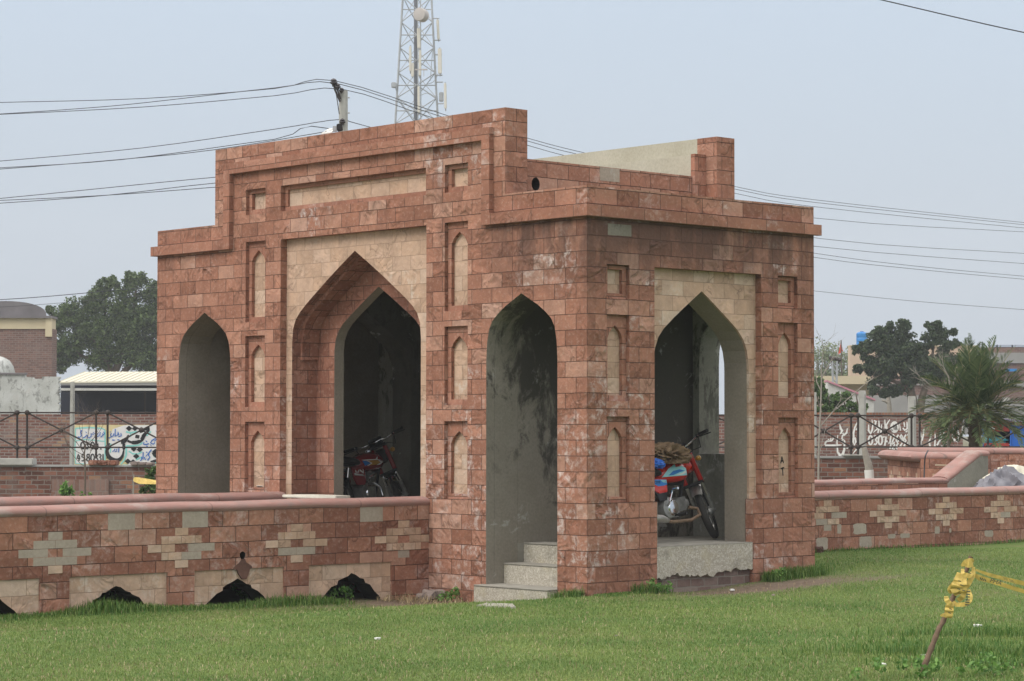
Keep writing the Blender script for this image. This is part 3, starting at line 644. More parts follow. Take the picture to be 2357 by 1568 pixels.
wallC = thing('low_wall', 'long low red wall with four complete buff crosses and patched stones, right of the gatehouse', 'garden wall', (8, Y0, .12))
W(MB().box(D + .001, 18, Y0, Y0 + .28, -.3, .765), 'wall', M['lowstone'], root=wallC, phase=.149 * 5 - .1524 * 5 + .0005, uoff=.07)
W(coping_mesh(D + .001, 18, Y0 - .005, Y0 + .29, .757, .852), 'coping', M['coping'], root=wallC, smooth=50)
for cx, gone in ((6.35, {(0, 1), (-1, 0), (-2, 0)}), (7.515, ()), (8.69, ()), (9.855, {(-1, 1)}), (11.03, ())):
    W_ = cross_inlay(None, cx, .557, .145, .0745, Y0, gone); W_.parent = wallC; W_.matrix_parent_inverse = root_matrix(wallC).inverted()
pm = MB()
def patch(x0, x1, z0, z1):
    k = 20; c = ((x0 + x1) / 2, (z0 + z1) / 2); pts = []
    for i in range(k):
        a = 2 * math.pi * i / k; r = 1 / max(abs(math.cos(a)), abs(math.sin(a))); r = 1 + (r - 1) * .95; r *= random.uniform(.86, 1.0)
        pts.append((c[0] + (x1 - x0) / 2 * r * math.cos(a), c[1] + (z1 - z0) / 2 * r * math.sin(a)))
    pm.plate('y', Y0 - .0015, Y0 + .002, pts, ())
for q in ((6.13, 6.36, .14, .30), (6.95, 7.2, .15, .29), (6.83, 7.1, .31, .45), (7.5, 7.66, .24, .30), (8.45, 8.56, .27, .37), (6.53, 6.61, .33, .45), (8.75, 8.8, .28, .34), (9.5, 9.7, .2, .29), (7.75, 7.95, .24, .3)): patch(*q)
W(pm, 'mortar_patch', M['missing'], root=wallC)
wallD = thing('low_wall', 'low wall behind the front right wall whose pink coping climbs steeply at its right end', 'garden wall', (9, Y1, .1))
sx0, sx1, sx2 = 11.95, 12.75, 12.93
W(MB().box(D + .001, sx0, Y1, Y1 + .28, -.3, .845), 'wall', M['lowstone'], root=wallD, phase=PW)
W(MB().plate('y', Y1, Y1 + .28, [(sx0 + .001, -.3), (sx2, -.3), (sx2, 1.225), (sx1, 1.215), (sx0 + .001, .845)], ()), 'end_wall', M['mould'], root=wallD, label='bare mouldy plaster under the climbing coping')
cm = coping_mesh(D + .001, sx0 + .02, Y1 - .005, Y1 + .29, .838, .912)
m2 = coping_mesh(0, 1, Y1 - .005, Y1 + .29, 0, .085)
for i, (x, y, z) in enumerate(m2.v): m2.v[i] = (sx0 + (sx1 - sx0) * x - z * .35, y, .838 + (1.215 - .838) * x + z)
m3 = coping_mesh(sx1 - .02, sx2 + .02, Y1 - .005, Y1 + .29, 1.212, 1.297)
for mm in (m2, m3): cm.add(mm.v, mm.f)
W(cm, 'coping', M['coping'], root=wallD, smooth=50)
path = MB().box(-14, -.001, Y0 + .281, Y1 - .001, .34, .40).box(D + .002, 11.9, Y0 + .281, Y1 - .001, .34, .40).build('path', M['tread']); tag(path, kind='structure')

# raised terrace beyond the right-hand walls
terr = thing('terrace_wall', 'raised terrace corner clad in red stone with columns of small buff blocks, under pink coping', 'terrace wall', at_depth(2150, 1090, 37), YAW)
ti = root_matrix(terr).inverted()
def TL(px, py, dep): return ti @ at_depth(px, py, dep)
base_d = -0.9
def wall_between(a, b, top, bottom, th, mat, name, phase=0.0):
    a, b = Vector(a), Vector(b); d = (b - a); d.z = 0; nrm = Vector((-d.y, d.x, 0)).normalized() * th
    m = MB(); ln = d.length; vs = []
    for p in (a, b, b + nrm, a + nrm): vs.append((p.x, p.y, bottom))
    for p in (a, b, b + nrm, a + nrm): vs.append((p.x, p.y, top))
    m.add(vs, [(0, 1, 5, 4), (1, 2, 6, 5), (2, 3, 7, 6), (3, 0, 4, 7), (4, 5, 6, 7)]); return m, ln
tc = TL(2120, 1042, 36.6); tl = TL(2043, 1036, 40.0); tr = TL(2272, 1041, 36.2); tz = tc.z - .09; tb = tz - 1.35
for nm, a, b in (('side_wall', tl, tc), ('front_wall', tc, tr)):
    m, ln = wall_between(a, b, tz, tb, .3, None, nm); f = m.build(nm, M['lowstone'], terr, phase=tz % .1524)
    d = Vector(b) - Vector(a); d.z = 0; d.normalize(); nf = Vector((d.y, -d.x, 0)) * .003
    ib = MB(); k = 4 if nm == 'side_wall' else 2; stp = ln / k
    for i in range(k):
        c0 = stp * (i + .5)
        for r, hw in ((2, .5), (1, 1.5), (0, 2.5), (-1, 1.5), (-2, .5)):
            for s0, s1 in (((-hw, hw),) if r else ((-2.5, -.5), (.5, 2.5))):
                p = Vector(a) + d * (c0 + s0 * .1524) + nf; q = Vector(a) + d * (c0 + s1 * .1524) + nf; z = tz - .42 + r * .0762
                ib.quad((p.x, p.y, z - .036), (q.x, q.y, z - .036), (q.x, q.y, z + .036), (p.x, p.y, z + .036))
    ib.build('block_inlay', M['inlay'], f)
cp = MB(); cp.tube([(tl.x, tl.y + .12, tz + .02), (tc.x, tc.y + .12, tz + .02), (tr.x, tr.y + .12, tz + .02)], .15, 12, flat=.55)
cp.build('coping', M['coping'], terr, smooth=50)
ul, ur = TL(2068, 1037, 40.5), TL(2440, 1035, 40.0)
m, ln = wall_between(ul, ur, ul.z - .06, ul.z - 1.3, .3, None, 'w'); m.build('upper_wall', M['lowstone'], terr)
MB().tube([(ul.x, ul.y + .1, ul.z - .02), (ur.x, ur.y + .1, ul.z - .02)], .12, 12, flat=.6).build('upper_coping', M['coping'], terr, smooth=50, label='greyish pink coping along the terrace top')

# ------------------------------------------------------------------ motorcycles
def motorcycle(label, loc, heading, lean, steer, style):
    root = thing('motorcycle', label, 'motorcycle', loc, heading)
    LM = Matrix.Rotation(-lean, 4, 'X')                    # leaning onto the side stand (left)
    wr_ = .285; wb = 1.20; paint = M[style['paint']]
    piv = Vector((.90, 0, .78)); axis = Vector((-math.sin(R(27)), 0, math.cos(R(27))))
    SM = LM @ (Matrix.Translation(piv) @ Matrix.Rotation(steer, 4, axis) @ Matrix.Translation(-piv))
    def part(m, name, mat, parent=None, tf=LM, smooth=40, **k):
        m.v = [tuple(tf @ Vector(p)) for p in m.v]
        return m.build(name, mat, parent or root, smooth=smooth, **k)
    def wheel(cx, tf, chrome):
        m = MB(); pts = [(cx + (wr_ - .035) * math.cos(a), 0, wr_ + (wr_ - .035) * math.sin(a)) for a in np.linspace(0, 2 * math.pi, 36, endpoint=False)]
        m.tube(pts, .038, 10, closed=True, flat=1.0); w = part(m, 'wheel', M['tyre'], tf=tf)
        m = MB(); pts = [(cx + (wr_ - .075) * math.cos(a), 0, wr_ + (wr_ - .075) * math.sin(a)) for a in np.linspace(0, 2 * math.pi, 36, endpoint=False)]
        m.tube(pts, .016, 8, closed=True, flat=1.5); part(m, 'rim', chrome, w, tf)
        m = MB(); m.lathe([(.02, -.09), (.055, -.06), (.06, -.04), (.03, -.035), (.03, .035), (.06, .04), (.055, .06), (.02, .09)], (cx, 0, wr_), 'y', 16); part(m, 'hub', M['alloy'], w, tf)
        m = MB()
        for i in range(18):
            a = 2 * math.pi * i / 18; s = .035 * (1 if i % 2 else -1); b = a + .35 * (1 if i % 4 < 2 else -1)
            m.tube([(cx + .05 * math.cos(b), s, wr_ + .05 * math.sin(b)), (cx + .205 * math.cos(a), 0, wr_ + .205 * math.sin(a))], .0028, 4)
        part(m, 'spokes', chrome, w, tf)
    ch = M[style['chrome']]
    wheel(0, LM, ch); wheel(wb, SM, ch)
    # front end: fork, fender, bars
    def along(t, y, fwd=0): p = piv + axis * t; return (p.x + fwd, y, p.z)
    ax_t = -(piv.z - wr_) / axis.z
    for s in (-1, 1):
        m = MB(); m.tube([along(.12, .085 * s, .03), along(-.22, .085 * s, .03)], .028, 12); f = part(m, 'fork_cover', M[style['fork']], tf=SM)
        m = MB(); m.tube([along(-.22, .085 * s, .03), along(-.40, .085 * s, .035)], .019, 10); part(m, 'fork_tube', ch, f, SM)
        m = MB(); m.tube([along(-.36, .085 * s, .035), (wb, .085 * s, wr_)], .025, 10); part(m, 'fork_leg', M['alloy'], f, SM)
    for t_, w_ in ((.13, .035), (-.22, .03)):
        m = MB(); m.obox(along(t_, 0, .02), (w_, 0, 0), (0, .11, 0), (0, 0, .014)); part(m, 'fork_clamp', M['black'], tf=SM)
    m = MB(); n = 18; a0, a1 = style['fender']
    for i in range(n + 1):
        a = R(a0 + (a1 - a0) * i / n); r = wr_ + .035
        for j in range(7):
            w = -1 + j / 3; rr = r + .018 - .03 * w * w
            m.v.append((wb + rr * math.cos(a), .062 * w, wr_ + rr * math.sin(a)))
    for i in range(n):
        for j in range(6): m.f.append((i * 7 + j, i * 7 + j + 1, i * 7 + 8 + j, i * 7 + 7 + j)); m.m.append(0)
    part(m, 'front_fender', ch, tf=SM)
    hb = along(.19, 0, .02); rs = style['rise']
    for s in (-1, 1):
        m = MB(); m.tube([(hb[0], 0, hb[2]), (hb[0] + .01, .07 * s, hb[2] + .01), (hb[0] + .02, .14 * s, hb[2] + rs * .6), (hb[0] - .01, .20 * s, hb[2] + rs), (hb[0] - .08, .27 * s, hb[2] + rs + .01), (hb[0] - .16, .36 * s, hb[2] + rs)], .011, 10); bar = part(m, 'handlebar', M['chrome'], tf=SM)
        m = MB(); m.tube([(hb[0] - .075, .265 * s, hb[2] + rs + .01), (hb[0] - .165, .368 * s, hb[2] + rs)], .019, 12); part(m, 'grip', M['black'], bar, SM)
        m = MB(); m.tube([(hb[0] - .03, .235 * s, hb[2] + rs + .005), (hb[0] - .03, .27 * s, hb[2] + rs - .005), (hb[0] - .11, .39 * s, hb[2] + rs - .02)], .006, 6); m.ball((hb[0] - .045, .24 * s, hb[2] + rs + .008), .024, 8); part(m, 'lever', M['black'], bar, SM)
        m = MB(); m.tube([(hb[0] - .05, .245 * s, hb[2] + rs - .015), (hb[0] + .04, .22 * s, hb[2] + rs - .10), (hb[0] + .07, .12 * s, hb[2] - .04), (hb[0] + .04, .04 * s, hb[2] - .16)], .006, 6); part(m, 'control_cable', M['black'], bar, SM)
    m = MB(); m.lathe([(.02, -.10), (.07, -.075), (.088, -.02), (.09, .03), (.085, .04)], along(.02, 0, .10), 'x', 18); hl = part(m, 'headlight', M['black'] if style['dark_lamp'] else paint, tf=SM)
    m = MB(); m.lathe([(.08, .04), (.06, .055), (.01, .06)], along(.02, 0, .10), 'x', 18); part(m, 'lens', M['glass'], hl, SM)
    m = MB(); m.obox(along(.20, 0, .07), (.03, 0, .03), (0, .085, 0), (-.03, 0, .03)); part(m, 'instrument_box', M['black'], tf=SM, bevel=.01)
    for s in (-1, 1):
        m = MB(); m.ball(along(.04, .15 * s, .06), .032, 10, sq=(1.3, 1, .9)); m.tube([along(.04, .09 * s, .06), along(.04, .15 * s, .06)], .008, 6); part(m, 'indicator', M['gold'], tf=SM)
    # frame and engine
    m = MB(); m.tube([(.88, 0, .78), (.78, 0, .60), (.45, 0, .60), (.12, 0, .62), (-.20, 0, .62)], .022, 8); m.tube([(.86, 0, .72), (.74, 0, .42), (.68, 0, .28), (.30, 0, .26), (.20, 0, .56)], .018, 8)
    for s in (-1, 1): m.tube([(.22, .05 * s, .30), (0, .07 * s, wr_)], .016, 8); m.tube([(.15, .06 * s, .60), (-.22, .07 * s, .62)], .012, 8)
    part(m, 'frame', M['black'])
    m = MB(); m.lathe([(.03, -.13), (.105, -.12), (.12, -.08), (.12, .08), (.105, .12), (.03, .13)], (.42, 0, .34), 'y', 20); m.obox((.52, 0, .33), (.11, 0, 0), (0, .075, 0), (0, 0, .085))
    e = part(m, 'engine', M['alloy'], smooth=35)
    m = MB()
    if style['upright']:
        m.obox((.56, 0, .53), (.055, 0, .02), (0, .06, 0), (-.02, 0, .06))
        for i in range(7): m.obox((.535 + .004 * i, 0, .44 + .022 * i), (.075, 0, 0), (0, .082, 0), (0, 0, .005))
    else:
        for i in range(8): m.obox((.61 + .018 * i, 0, .365 + .003 * i), (.005, 0, 0), (0, .075, 0), (0, 0, .07))
        m.lathe([(.055, -.02), (.06, .06), (.05, .09), (.01, .095)], (.74, 0, .385), 'x', 14)
    part(m, 'cylinder', M['alloy'], e)
    m = MB(); m.lathe([(.02, -.145), (.07, -.142), (.085, -.125)], (.46, 0, .34), 'y', 18); part(m, 'clutch_cover', M['chrome'], e)
    m = MB(); m.tube([(.38, -.13, .36), (.36, -.17, .40), (.42, -.18, .52)], .008, 6); m.tube([(.42, -.18, .52), (.42, -.25, .525)], .014, 8); part(m, 'kick_lever', M['chrome'], e)
    m = MB(); xh = .60 if style['upright'] else .80
    m.tube([(xh, -.06, .47 if style['upright'] else .34), (xh + .09, -.10, .40 if style['upright'] else .32), (xh + .07, -.14, .25), (xh - .1, -.15, .20), (.40, -.15, .19), (.25, -.15, .21)], .018, 10); ex = part(m, 'exhaust_pipe', M['rustpipe'] if not style['upright'] else M['chrome'])
    m = MB(); m.tube([(.32, -.155, .205), (.22, -.155, .225), (-.42, -.16, .27), (-.46, -.16, .272)], [.024, .042, .048, .03], 14); part(m, 'muffler', M['dullchrome'], ex)
    m = MB(); m.tube([(.50, -.22, .26), (.50, .22, .26)], .012, 8); m.tube([(.50, -.16, .26), (.50, -.27, .265)], .02, 8); m.tube([(.50, .16, .26), (.50, .27, .265)], .02, 8); part(m, 'foot_peg', M['black'])
    m = MB(); m.tube([(.20, .10, .25), (.14, .16, .10), (.06, .235, .03)], .011, 8); m.obox((.05, .24, .027), (.03, 0, 0), (0, .015, 0), (0, 0, .006)); part(m, 'side_stand', M['black'])
    m = MB(); m.tube([(.22, -.09, .24), (.05, -.12, .17), (.0, -.13, .05)], .012, 8); m.tube([(.22, .09, .24), (.05, .12, .17), (.0, .13, .10)], .012, 8); m.tube([(.06, -.118, .175), (.06, .118, .175)], .01, 6); part(m, 'centre_stand', M['black'])
    m = MB(); m.box(.02, .36, .085, .10, .24, .36); part(m, 'chain_case', M['black'], bevel=.01)
    for s in (-1, 1):
        m = MB(); m.tube([(.0, .11 * s, wr_ + .02), (.035, .11 * s, .40)], .017, 8); sh = part(m, 'shock_absorber', M['black'])
        m = MB(); pts = [(.035 + .05 * t + .0 * t, .11 * s + .030 * math.cos(t * 2 * math.pi * 7), .40 + .12 * t + .0) for t in np.linspace(0, 1, 60)]
        pts = [(p[0] + .030 * math.sin(t * 2 * math.pi * 7), p[1], p[2]) for p, t in zip(pts, np.linspace(0, 1, 60))]; m.tube(pts, .0055, 5); part(m, 'spring', M['black'], sh)
        m = MB(); m.tube([(.085, .11 * s, .50), (.125, .11 * s, .63)], .028, 12); part(m, 'shock_cover', ch, sh)
    # tank: stacked cross-sections
    def loft(secs, mname, mat, parent=None, k=14, e_=2.6):
        m = MB()
        for x, zc, hw, hh in secs:
            for j in range(k):
                a = 2 * math.pi * j / k; c, s_ = math.cos(a), math.sin(a)
                m.v.append((x, hw * math.copysign(abs(c) ** (2 / e_), c), zc + hh * math.copysign(abs(s_) ** (2 / e_), s_)))
        for i in range(len(secs) - 1):
            for j in range(k): m.f.append((i * k + j, i * k + (j + 1) % k, (i + 1) * k + (j + 1) % k, (i + 1) * k + j)); m.m.append(0)
        m.f.append(tuple(range(k - 1, -1, -1))); m.m.append(0); m.f.append(tuple((len(secs) - 1) * k + j for j in range(k))); m.m.append(0)
        return part(m, mname, mat, parent, smooth=50)
    tank = loft([(.33, .66, .06, .035), (.38, .685, .10, .075), (.48, .705, .125, .105), (.60, .715, .132, .118), (.72, .715, .125, .108), (.80, .71, .10, .085), (.84, .705, .05, .045)], 'fuel_tank', paint)
    m = MB(); m.lathe([(.042, -.012), (.042, .012), (.03, .018), (.005, .019)], (.66, 0, .835), 'z', 16); part(m, 'fuel_cap', M['chrome'], tank)
    loft([(.36, .70, .11, .035), (.28, .715, .13, .045), (.12, .73, .135, .05), (-.08, .745, .135, .05), (-.24, .76, .125, .045), (-.34, .775, .10, .03)], 'saddle', M['seat'])
    m = MB(); m.tube([(.20, -.15, .665), (-.10, -.155, .69), (-.36, -.14, .74), (-.44, 0, .77), (-.36, .14, .74), (-.10, .155, .69), (.20, .15, .665)], .011, 8); part(m, 'grab_rail', M['black'])
    m = MB(); n = 14
    for i in range(n + 1):
        a = R(55 + 125 * i / n); r = wr_ + .06
        for j in range(5):
            w = -1 + j / 2; m.v.append(((r - .02 * w * w) * math.cos(a) - .01, .07 * w, wr_ + (r - .02 * w * w) * math.sin(a)))
    for i in range(n):
        for j in range(4): m.f.append((i * 5 + j, i * 5 + j + 1, i * 5 + 6 + j, i * 5 + 5 + j)); m.m.append(0)
    part(m, 'rear_fender', ch)
    m = MB(); m.obox((-.37, 0, .62), (.03, 0, 0), (0, .06, 0), (0, 0, .035)); part(m, 'tail_light', M['lens'], bevel=.008)
    # side covers with their decals (right and left)
    for s in (-1, 1):
        y = .118 * s
        out = style['cover']; m = MB(); m.plate('y', y - .012 * s, y + .012 * s, out, ()); sc = part(m, 'side_cover', paint, bevel=.006)
        yd = y + .0135 * s
        for poly, mat in style['cover_decal']:
            m = MB(); m.plate('y', yd, yd + .001 * s, poly, ()); part(m, 'decal', M[mat], sc)
        if style.get('low_cover'):
            m = MB(); m.plate('y', y - .012 * s, y + .006 * s, style['low_cover'], ()); part(m, 'lower_cover', M['seat'], sc, bevel=.005)
        for k_, (poly, mat) in enumerate(style['tank_decal']):
            m = MB(); me_, vs = [], []
            # lie on the tank flank: subdivide and push onto the lofted surface
            def flank(x, z):
                secs = [(.33, .66, .06, .035), (.38, .685, .10, .075), (.48, .705, .125, .105), (.60, .715, .132, .118), (.72, .715, .125, .108), (.80, .71, .10, .085), (.84, .705, .05, .045)]
                for a_, b_ in zip(secs, secs[1:]):
                    if a_[0] <= x <= b_[0]:
                        t = (x - a_[0]) / (b_[0] - a_[0]); zc, hw, hh = [a_[i] + (b_[i] - a_[i]) * t for i in (1, 2, 3)]
                        q = min(1, abs((z - zc) / hh)); return hw * (1 - q ** 2.6) ** (1 / 2.6)
                return .1
            tri = tessellate_polygon([[Vector((p[0], p[1], 0)) for p in poly]])
            def sub(a_, b_, c_, n_):
                if n_ == 0:
                    b0 = len(m.v)
                    for q in (a_, b_, c_): m.v.append((q[0], s * (flank(q[0], q[1]) + .0022 + .0008 * k_), q[1]))
                    m.f.append((b0, b0 + 1, b0 + 2)); m.m.append(0); return
                ab, bc, ca = [((u[0] + v[0]) / 2, (u[1] + v[1]) / 2) for u, v in ((a_, b_), (b_, c_), (c_, a_))]
                for t3 in ((a_, ab, ca), (ab, b_, bc), (ca, bc, c_), (ab, bc, ca)): sub(*t3, n_ - 1)
            for t3 in tri: sub(*[poly[i] for i in t3], 3)
            part(m, 'decal', M[mat], tank)
        if style.get('word'):
            tx, (wx, wz, ww) = style['word'], style['word_at']
            cu = bpy.data.curves.new('lettering', 'FONT'); cu.body = tx; cu.size = .05; cu.extrude = .0006; cu.align_x = 'CENTER'
            tmp = bpy.data.objects.new('lettering', cu); COL.objects.link(tmp); dg = bpy.context.evaluated_depsgraph_get()
            me = bpy.data.meshes.new_from_object(tmp.evaluated_get(dg)); bpy.data.objects.remove(tmp)
            me.materials.clear(); me.materials.append(M['signblack'])
            place = LM @ Matrix.Translation((wx, yd + .0025 * s, wz)) @ Matrix.Rotation(R(90), 4, 'X') @ (Matrix.Identity(4) if s < 0 else Matrix.Rotation(R(180), 4, 'Y')) @ Matrix.Scale(ww, 4)
            me.transform(place); ob = bpy.data.objects.new('lettering', me); COL.objects.link(ob); ob.parent = sc
    return root
COVER_A = [(.36, .62), (.40, .56), (.385, .42), (.33, .40), (.16, .50), (.13, .60), (.16, .64)]
style_red = dict(rise=.055, paint='redpaint', fork='darkred', chrome='dullchrome', upright=False, fender=(28, 150), dark_lamp=False,
    cover=[(.13, .64), (.40, .635), (.40, .50), (.26, .485), (.10, .56)], low_cover=[(.40, .499), (.385, .41), (.26, .41), (.20, .505), (.26, .484)],
    cover_decal=[([(.145, .63), (.395, .628), (.395, .575), (.34, .565), (.25, .56), (.18, .585)], 'blue'), ([(.29, .626), (.393, .624), (.393, .59), (.33, .60)], 'cyan')],
    tank_decal=[([(.37, .655), (.46, .74), (.58, .79), (.57, .755), (.68, .765), (.755, .745), (.775, .67), (.58, .662)], 'cyan'), ([(.45, .67), (.52, .715), (.63, .73), (.72, .715), (.62, .70), (.52, .672)], 'blue'), ([(.55, .672), (.66, .69), (.74, .72), (.75, .70), (.66, .674)], 'white')],
    word='CD70', word_at=(.24, .588, .75))
style_maroon = dict(rise=.005, paint='maroon', fork='maroon', chrome='chrome', upright=True, fender=(-8, 150), dark_lamp=True,
    cover=[(.17, .63), (.36, .64), (.40, .60), (.41, .50), (.38, .43), (.24, .43), (.19, .50)],
    cover_decal=[([(.20, .57), (.37, .545), (.40, .50), (.385, .53), (.34, .555), (.20, .545)], 'white'), ([(.22, .605), (.235, .605), (.235, .585), (.27, .585), (.27, .605), (.285, .605), (.285, .575), (.22, .575)], 'white'), ([(.30, .61), (.31, .61), (.36, .58), (.36, .612), (.37, .612), (.37, .565), (.355, .565), (.30, .595)], 'white')],
    tank_decal=[([(.39, .725), (.62, .73), (.67, .765), (.655, .728), (.79, .71), (.68, .72), (.70, .72), (.66, .718), (.43, .715)], 'white'), ([(.40, .71), (.45, .712), (.52, .68), (.44, .655), (.43, .66)], 'blue'), ([(.47, .712), (.66, .714), (.70, .69), (.655, .665), (.49, .658), (.54, .682)], 'gold'), ([(.66, .714), (.79, .702), (.69, .662), (.63, .660), (.715, .69)], 'white'), ([(.455, .712), (.475, .712), (.55, .682), (.49, .655), (.46, .655), (.525, .682)], 'white')])
bike2 = motorcycle('bright red motorcycle with pale blue tank decals and dusty mudguard inside the short side arch', (1.28, .565, .446), R(5), R(8), R(33), style_red)
bike1 = motorcycle('dark maroon motorcycle with chrome front mudguard inside the tall central arch', (1.10, 5.20, .506), R(12), R(9), R(36), style_maroon)

def crumple(name, label, cat, centre, size, mat, seed, folds=2.2, depth=.3, sub=5, pinch=None, group=None, rot=0.0):
    """crumpled cloth: a ball pushed into folds"""
    bm = bmesh.new(); bmesh.ops.create_icosphere(bm, subdivisions=sub, radius=1)
    cr, sr = math.cos(rot), math.sin(rot)
    for v in bm.verts:
        p = v.co.copy(); q = p * folds + Vector((seed * 3.1, seed * 1.7, seed)); w = Vector((mnoise.noise(q * .7), mnoise.noise(q * .7 + Vector((9, 0, 0))), mnoise.noise(q * .7 + Vector((0, 9, 0)))))
        r = 1 - abs(mnoise.noise(q + w * 1.4)) * 2 * depth - abs(mnoise.noise(q * 2.7 + w)) * depth * .5
        k = 1.0
        if pinch: k = 1 - pinch * max(0, p.z) ** 1.2
        x, y, z = p.x * r * size[0] * k, p.y * r * size[1] * k, p.z * r * size[2]
        if p.z < -.3: z = max(z, -size[2] * .55)
        v.co = (x * cr - y * sr, x * sr + y * cr, z)
    me = bpy.data.meshes.new(name); bm.to_mesh(me); bm.free(); me.materials.append(mat)
    me.polygons.foreach_set('use_smooth', [True] * len(me.polygons)); me.set_sharp_from_angle(angle=R(50))
    o = bpy.data.objects.new(name, me); COL.objects.link(o); o.location = centre
    return tag(o, label, cat, group)
crumple('cloth', 'crumpled brown cloth heaped on the fuel tank of the bright red motorcycle', 'cloth', (1.74, .61, 1.33), (.34, .20, .15), M['cloth'], 3, folds=2.4, depth=.34)
crumple('cloth', 'small blue cloth on the saddle behind the brown cloth', 'cloth', (1.44, .49, 1.24), (.13, .10, .07), M['bluepanel'], 8, folds=2.4, depth=.3, sub=4)

# ------------------------------------------------------------------ small things round the gatehouse
sl_ = MB()
a, b = on_x(649, 1141, -.16), on_x(772, 1139, -.02)
tp = a.z + .012
outl = [(-.16, a.y), (-.16, a.y - .30), (-.13, b.y + .16), (-.02, b.y), (.19, b.y), (.20, a.y - .1), (.02, a.y + .02), (-.06, a.y - .05)]
sl_.plate('z', tp - .032, tp, outl, ())
o = sl_.build('marble_slab', M['marble'], bevel=.006, origin=(0, a.y - .4, tp)); tag(o, 'pale chipped marble slab lying across the foot of the central arch', 'slab')
pm = MB().box(-.08, .17, b.y + .12, a.y - .18, .34, tp - .033); o = pm.build('stone_block', M['lowstone'], origin=(.05, a.y - .5, .4)); tag(o, 'red stone block carrying the marble slab at the central arch', 'stone block')
def rock(name, label, centre, size, seed, mat='rubble', sub=2, group=None, cat='stone'):
    bm = bmesh.new(); bmesh.ops.create_icosphere(bm, subdivisions=sub, radius=1)
    for v in bm.verts:
        p = v.co.copy(); p = Vector([math.copysign(abs(c) ** .6, c) for c in p]); r = 1 + .35 * mnoise.noise(p * 1.4 + Vector((seed, seed * 2, 0)))
        v.co = (p.x * size[0] * r, p.y * size[1] * r, p.z * size[2] * r)
    me = bpy.data.meshes.new(name); bm.to_mesh(me); bm.free(); me.materials.append(M[mat]); o = bpy.data.objects.new(name, me); COL.objects.link(o)
    o.location = centre; o.rotation_euler = (0, 0, seed); return tag(o, label, cat, group)
def gpt(px, py, dz=0.0):
    p = on_z(px, py, 0)
    for _ in range(4): p = on_z(px, py, ground_z(p.x, p.y))
    p.z += dz; return p
RB = 'broken stones at the foot of the low wall'
rock('stone', 'largest broken red stone at the corner of low wall and pier', on_x(990, 1369, -.16), (.11, .07, .055), 1.3, group=RB)
rock('stone', 'dark jagged stone left of the largest broken stone', on_x(971, 1374, -.22), (.06, .05, .04), 2.1, group=RB)
rock('stone', 'grey stone half buried under the pier, right of the largest broken stone', on_x(1012, 1367, -.10), (.07, .06, .045), 4.2, group=RB)
rock('stone', 'flat red stone lying by the base of the long right-hand wall', on_y(1880, 1268, 2.28) + Vector((0, 0, .0)), (.14, .08, .05), .4, 'lowstone')
fl = MB(); q = [gpt(1097, 1396), gpt(1188, 1402), gpt(1180, 1394), gpt(1120, 1391)]
fl.plate('z', -.2, max(p.z for p in q) + .012, [(p.x, p.y) for p in q], ()); o = fl.build('cement_slab', M['tread'], origin=tuple(q[0])); tag(o, 'flat cement slab sunk in the grass before the lowest step', 'slab')
LT = 'scraps of litter on the lawn'
for i, (px, py, lab, sz) in enumerate([(870, 1473, 'white scrap of paper on the open lawn below the low wall', .032), (1418, 1465, 'pale pebble on the lawn in line with the gatehouse corner', .018), (1246, 1360, 'white crumb of plaster on the bare soil by the steps', .012), (1685, 1360, 'pale chip on the bare soil under the threshold', .03), (1720, 1352, 'white scrap at the foot of the threshold bricks', .02), (2250, 1445, 'greyish scrap in the grass right of the leaning stick', .04), (2125, 1512, 'brown clod beside the foot of the leaning stick', .03), (1780, 1372, 'small pale stone at the right edge of the bare soil', .025), (2032, 1532, 'white chip in the grass left of the leaning stick', .025)]):
    rock('litter', lab, gpt(px, py, sz * .3), (sz, sz * .7, sz * .4), i + .3, 'paper' if i % 3 != 1 else 'rubble', 1, group=LT, cat='litter')
pp = on_y(597, 1127, 5.4); sc = MB(); sc.plate('z', .955, .958, [(.05, 5.27), (.05, 5.40), (.10, 5.48), (.085, 5.36)], ()); o = sc.build('paper', M['paper'], origin=(.06, 5.35, .955)); tag(o, 'folded white paper on the sill of the lowest left niche', 'paper')

# white board with painted letters and a lamp on the screen top
bd = thing('sign_board', 'white board with dark painted letters lying on the top of the central screen', 'sign', on_x(765, 305, .2) + Vector((0, 0, 0)), R(90))
bi = root_matrix(bd).inverted()
c0, c1, c2, c3 = [on_x(px, py, xx_) for px, py, xx_ in ((739, 307, .10), (763, 304, .10), (776, 295, .30), (757, 296, .30))]
m = MB(); m.quad(*[bi @ p for p in (c0, c1, c2, c3)]); m.v += [tuple(Vector(p) - Vector((0, 0, .012))) for p in m.v[:4]]; m.f += [(4, 5, 6, 7), (0, 1, 5, 4), (1, 2, 6, 5), (2, 3, 7, 6), (3, 0, 4, 7)]; m.m += [0] * 5
m.build('board', M['paper'], bd)
def bil(u, v): return bi @ (c0.lerp(c1, u).lerp(c3.lerp(c2, u), v) + Vector((0, 0, .003)))
m = MB()
for s in ([(.12, .1), (.2, .5), (.25, .2)], [(.3, .05), (.42, .55)], [(.4, .62), (.5, .5), (.62, .85)], [(.55, .55), (.62, .45), (.7, .62), (.78, .92), (.85, .8)], [(.7, .5), (.82, .58), (.92, .7)]):
    for p, q in zip(s, s[1:]):
        n_ = Vector((q[1] - p[1], p[0] - q[0])).normalized() * .02
        m.quad(bil(p[0] - n_.x, p[1] - n_.y), bil(q[0] - n_.x, q[1] - n_.y), bil(q[0] + n_.x, q[1] + n_.y), bil(p[0] + n_.x, p[1] + n_.y))
m.build('painted_letters', M['signblack'], bd)
lp = thing('rooftop_lamp', 'small dark lamp head on the screen top beside the white board', 'lamp', on_x(782, 301, .2), YAW)
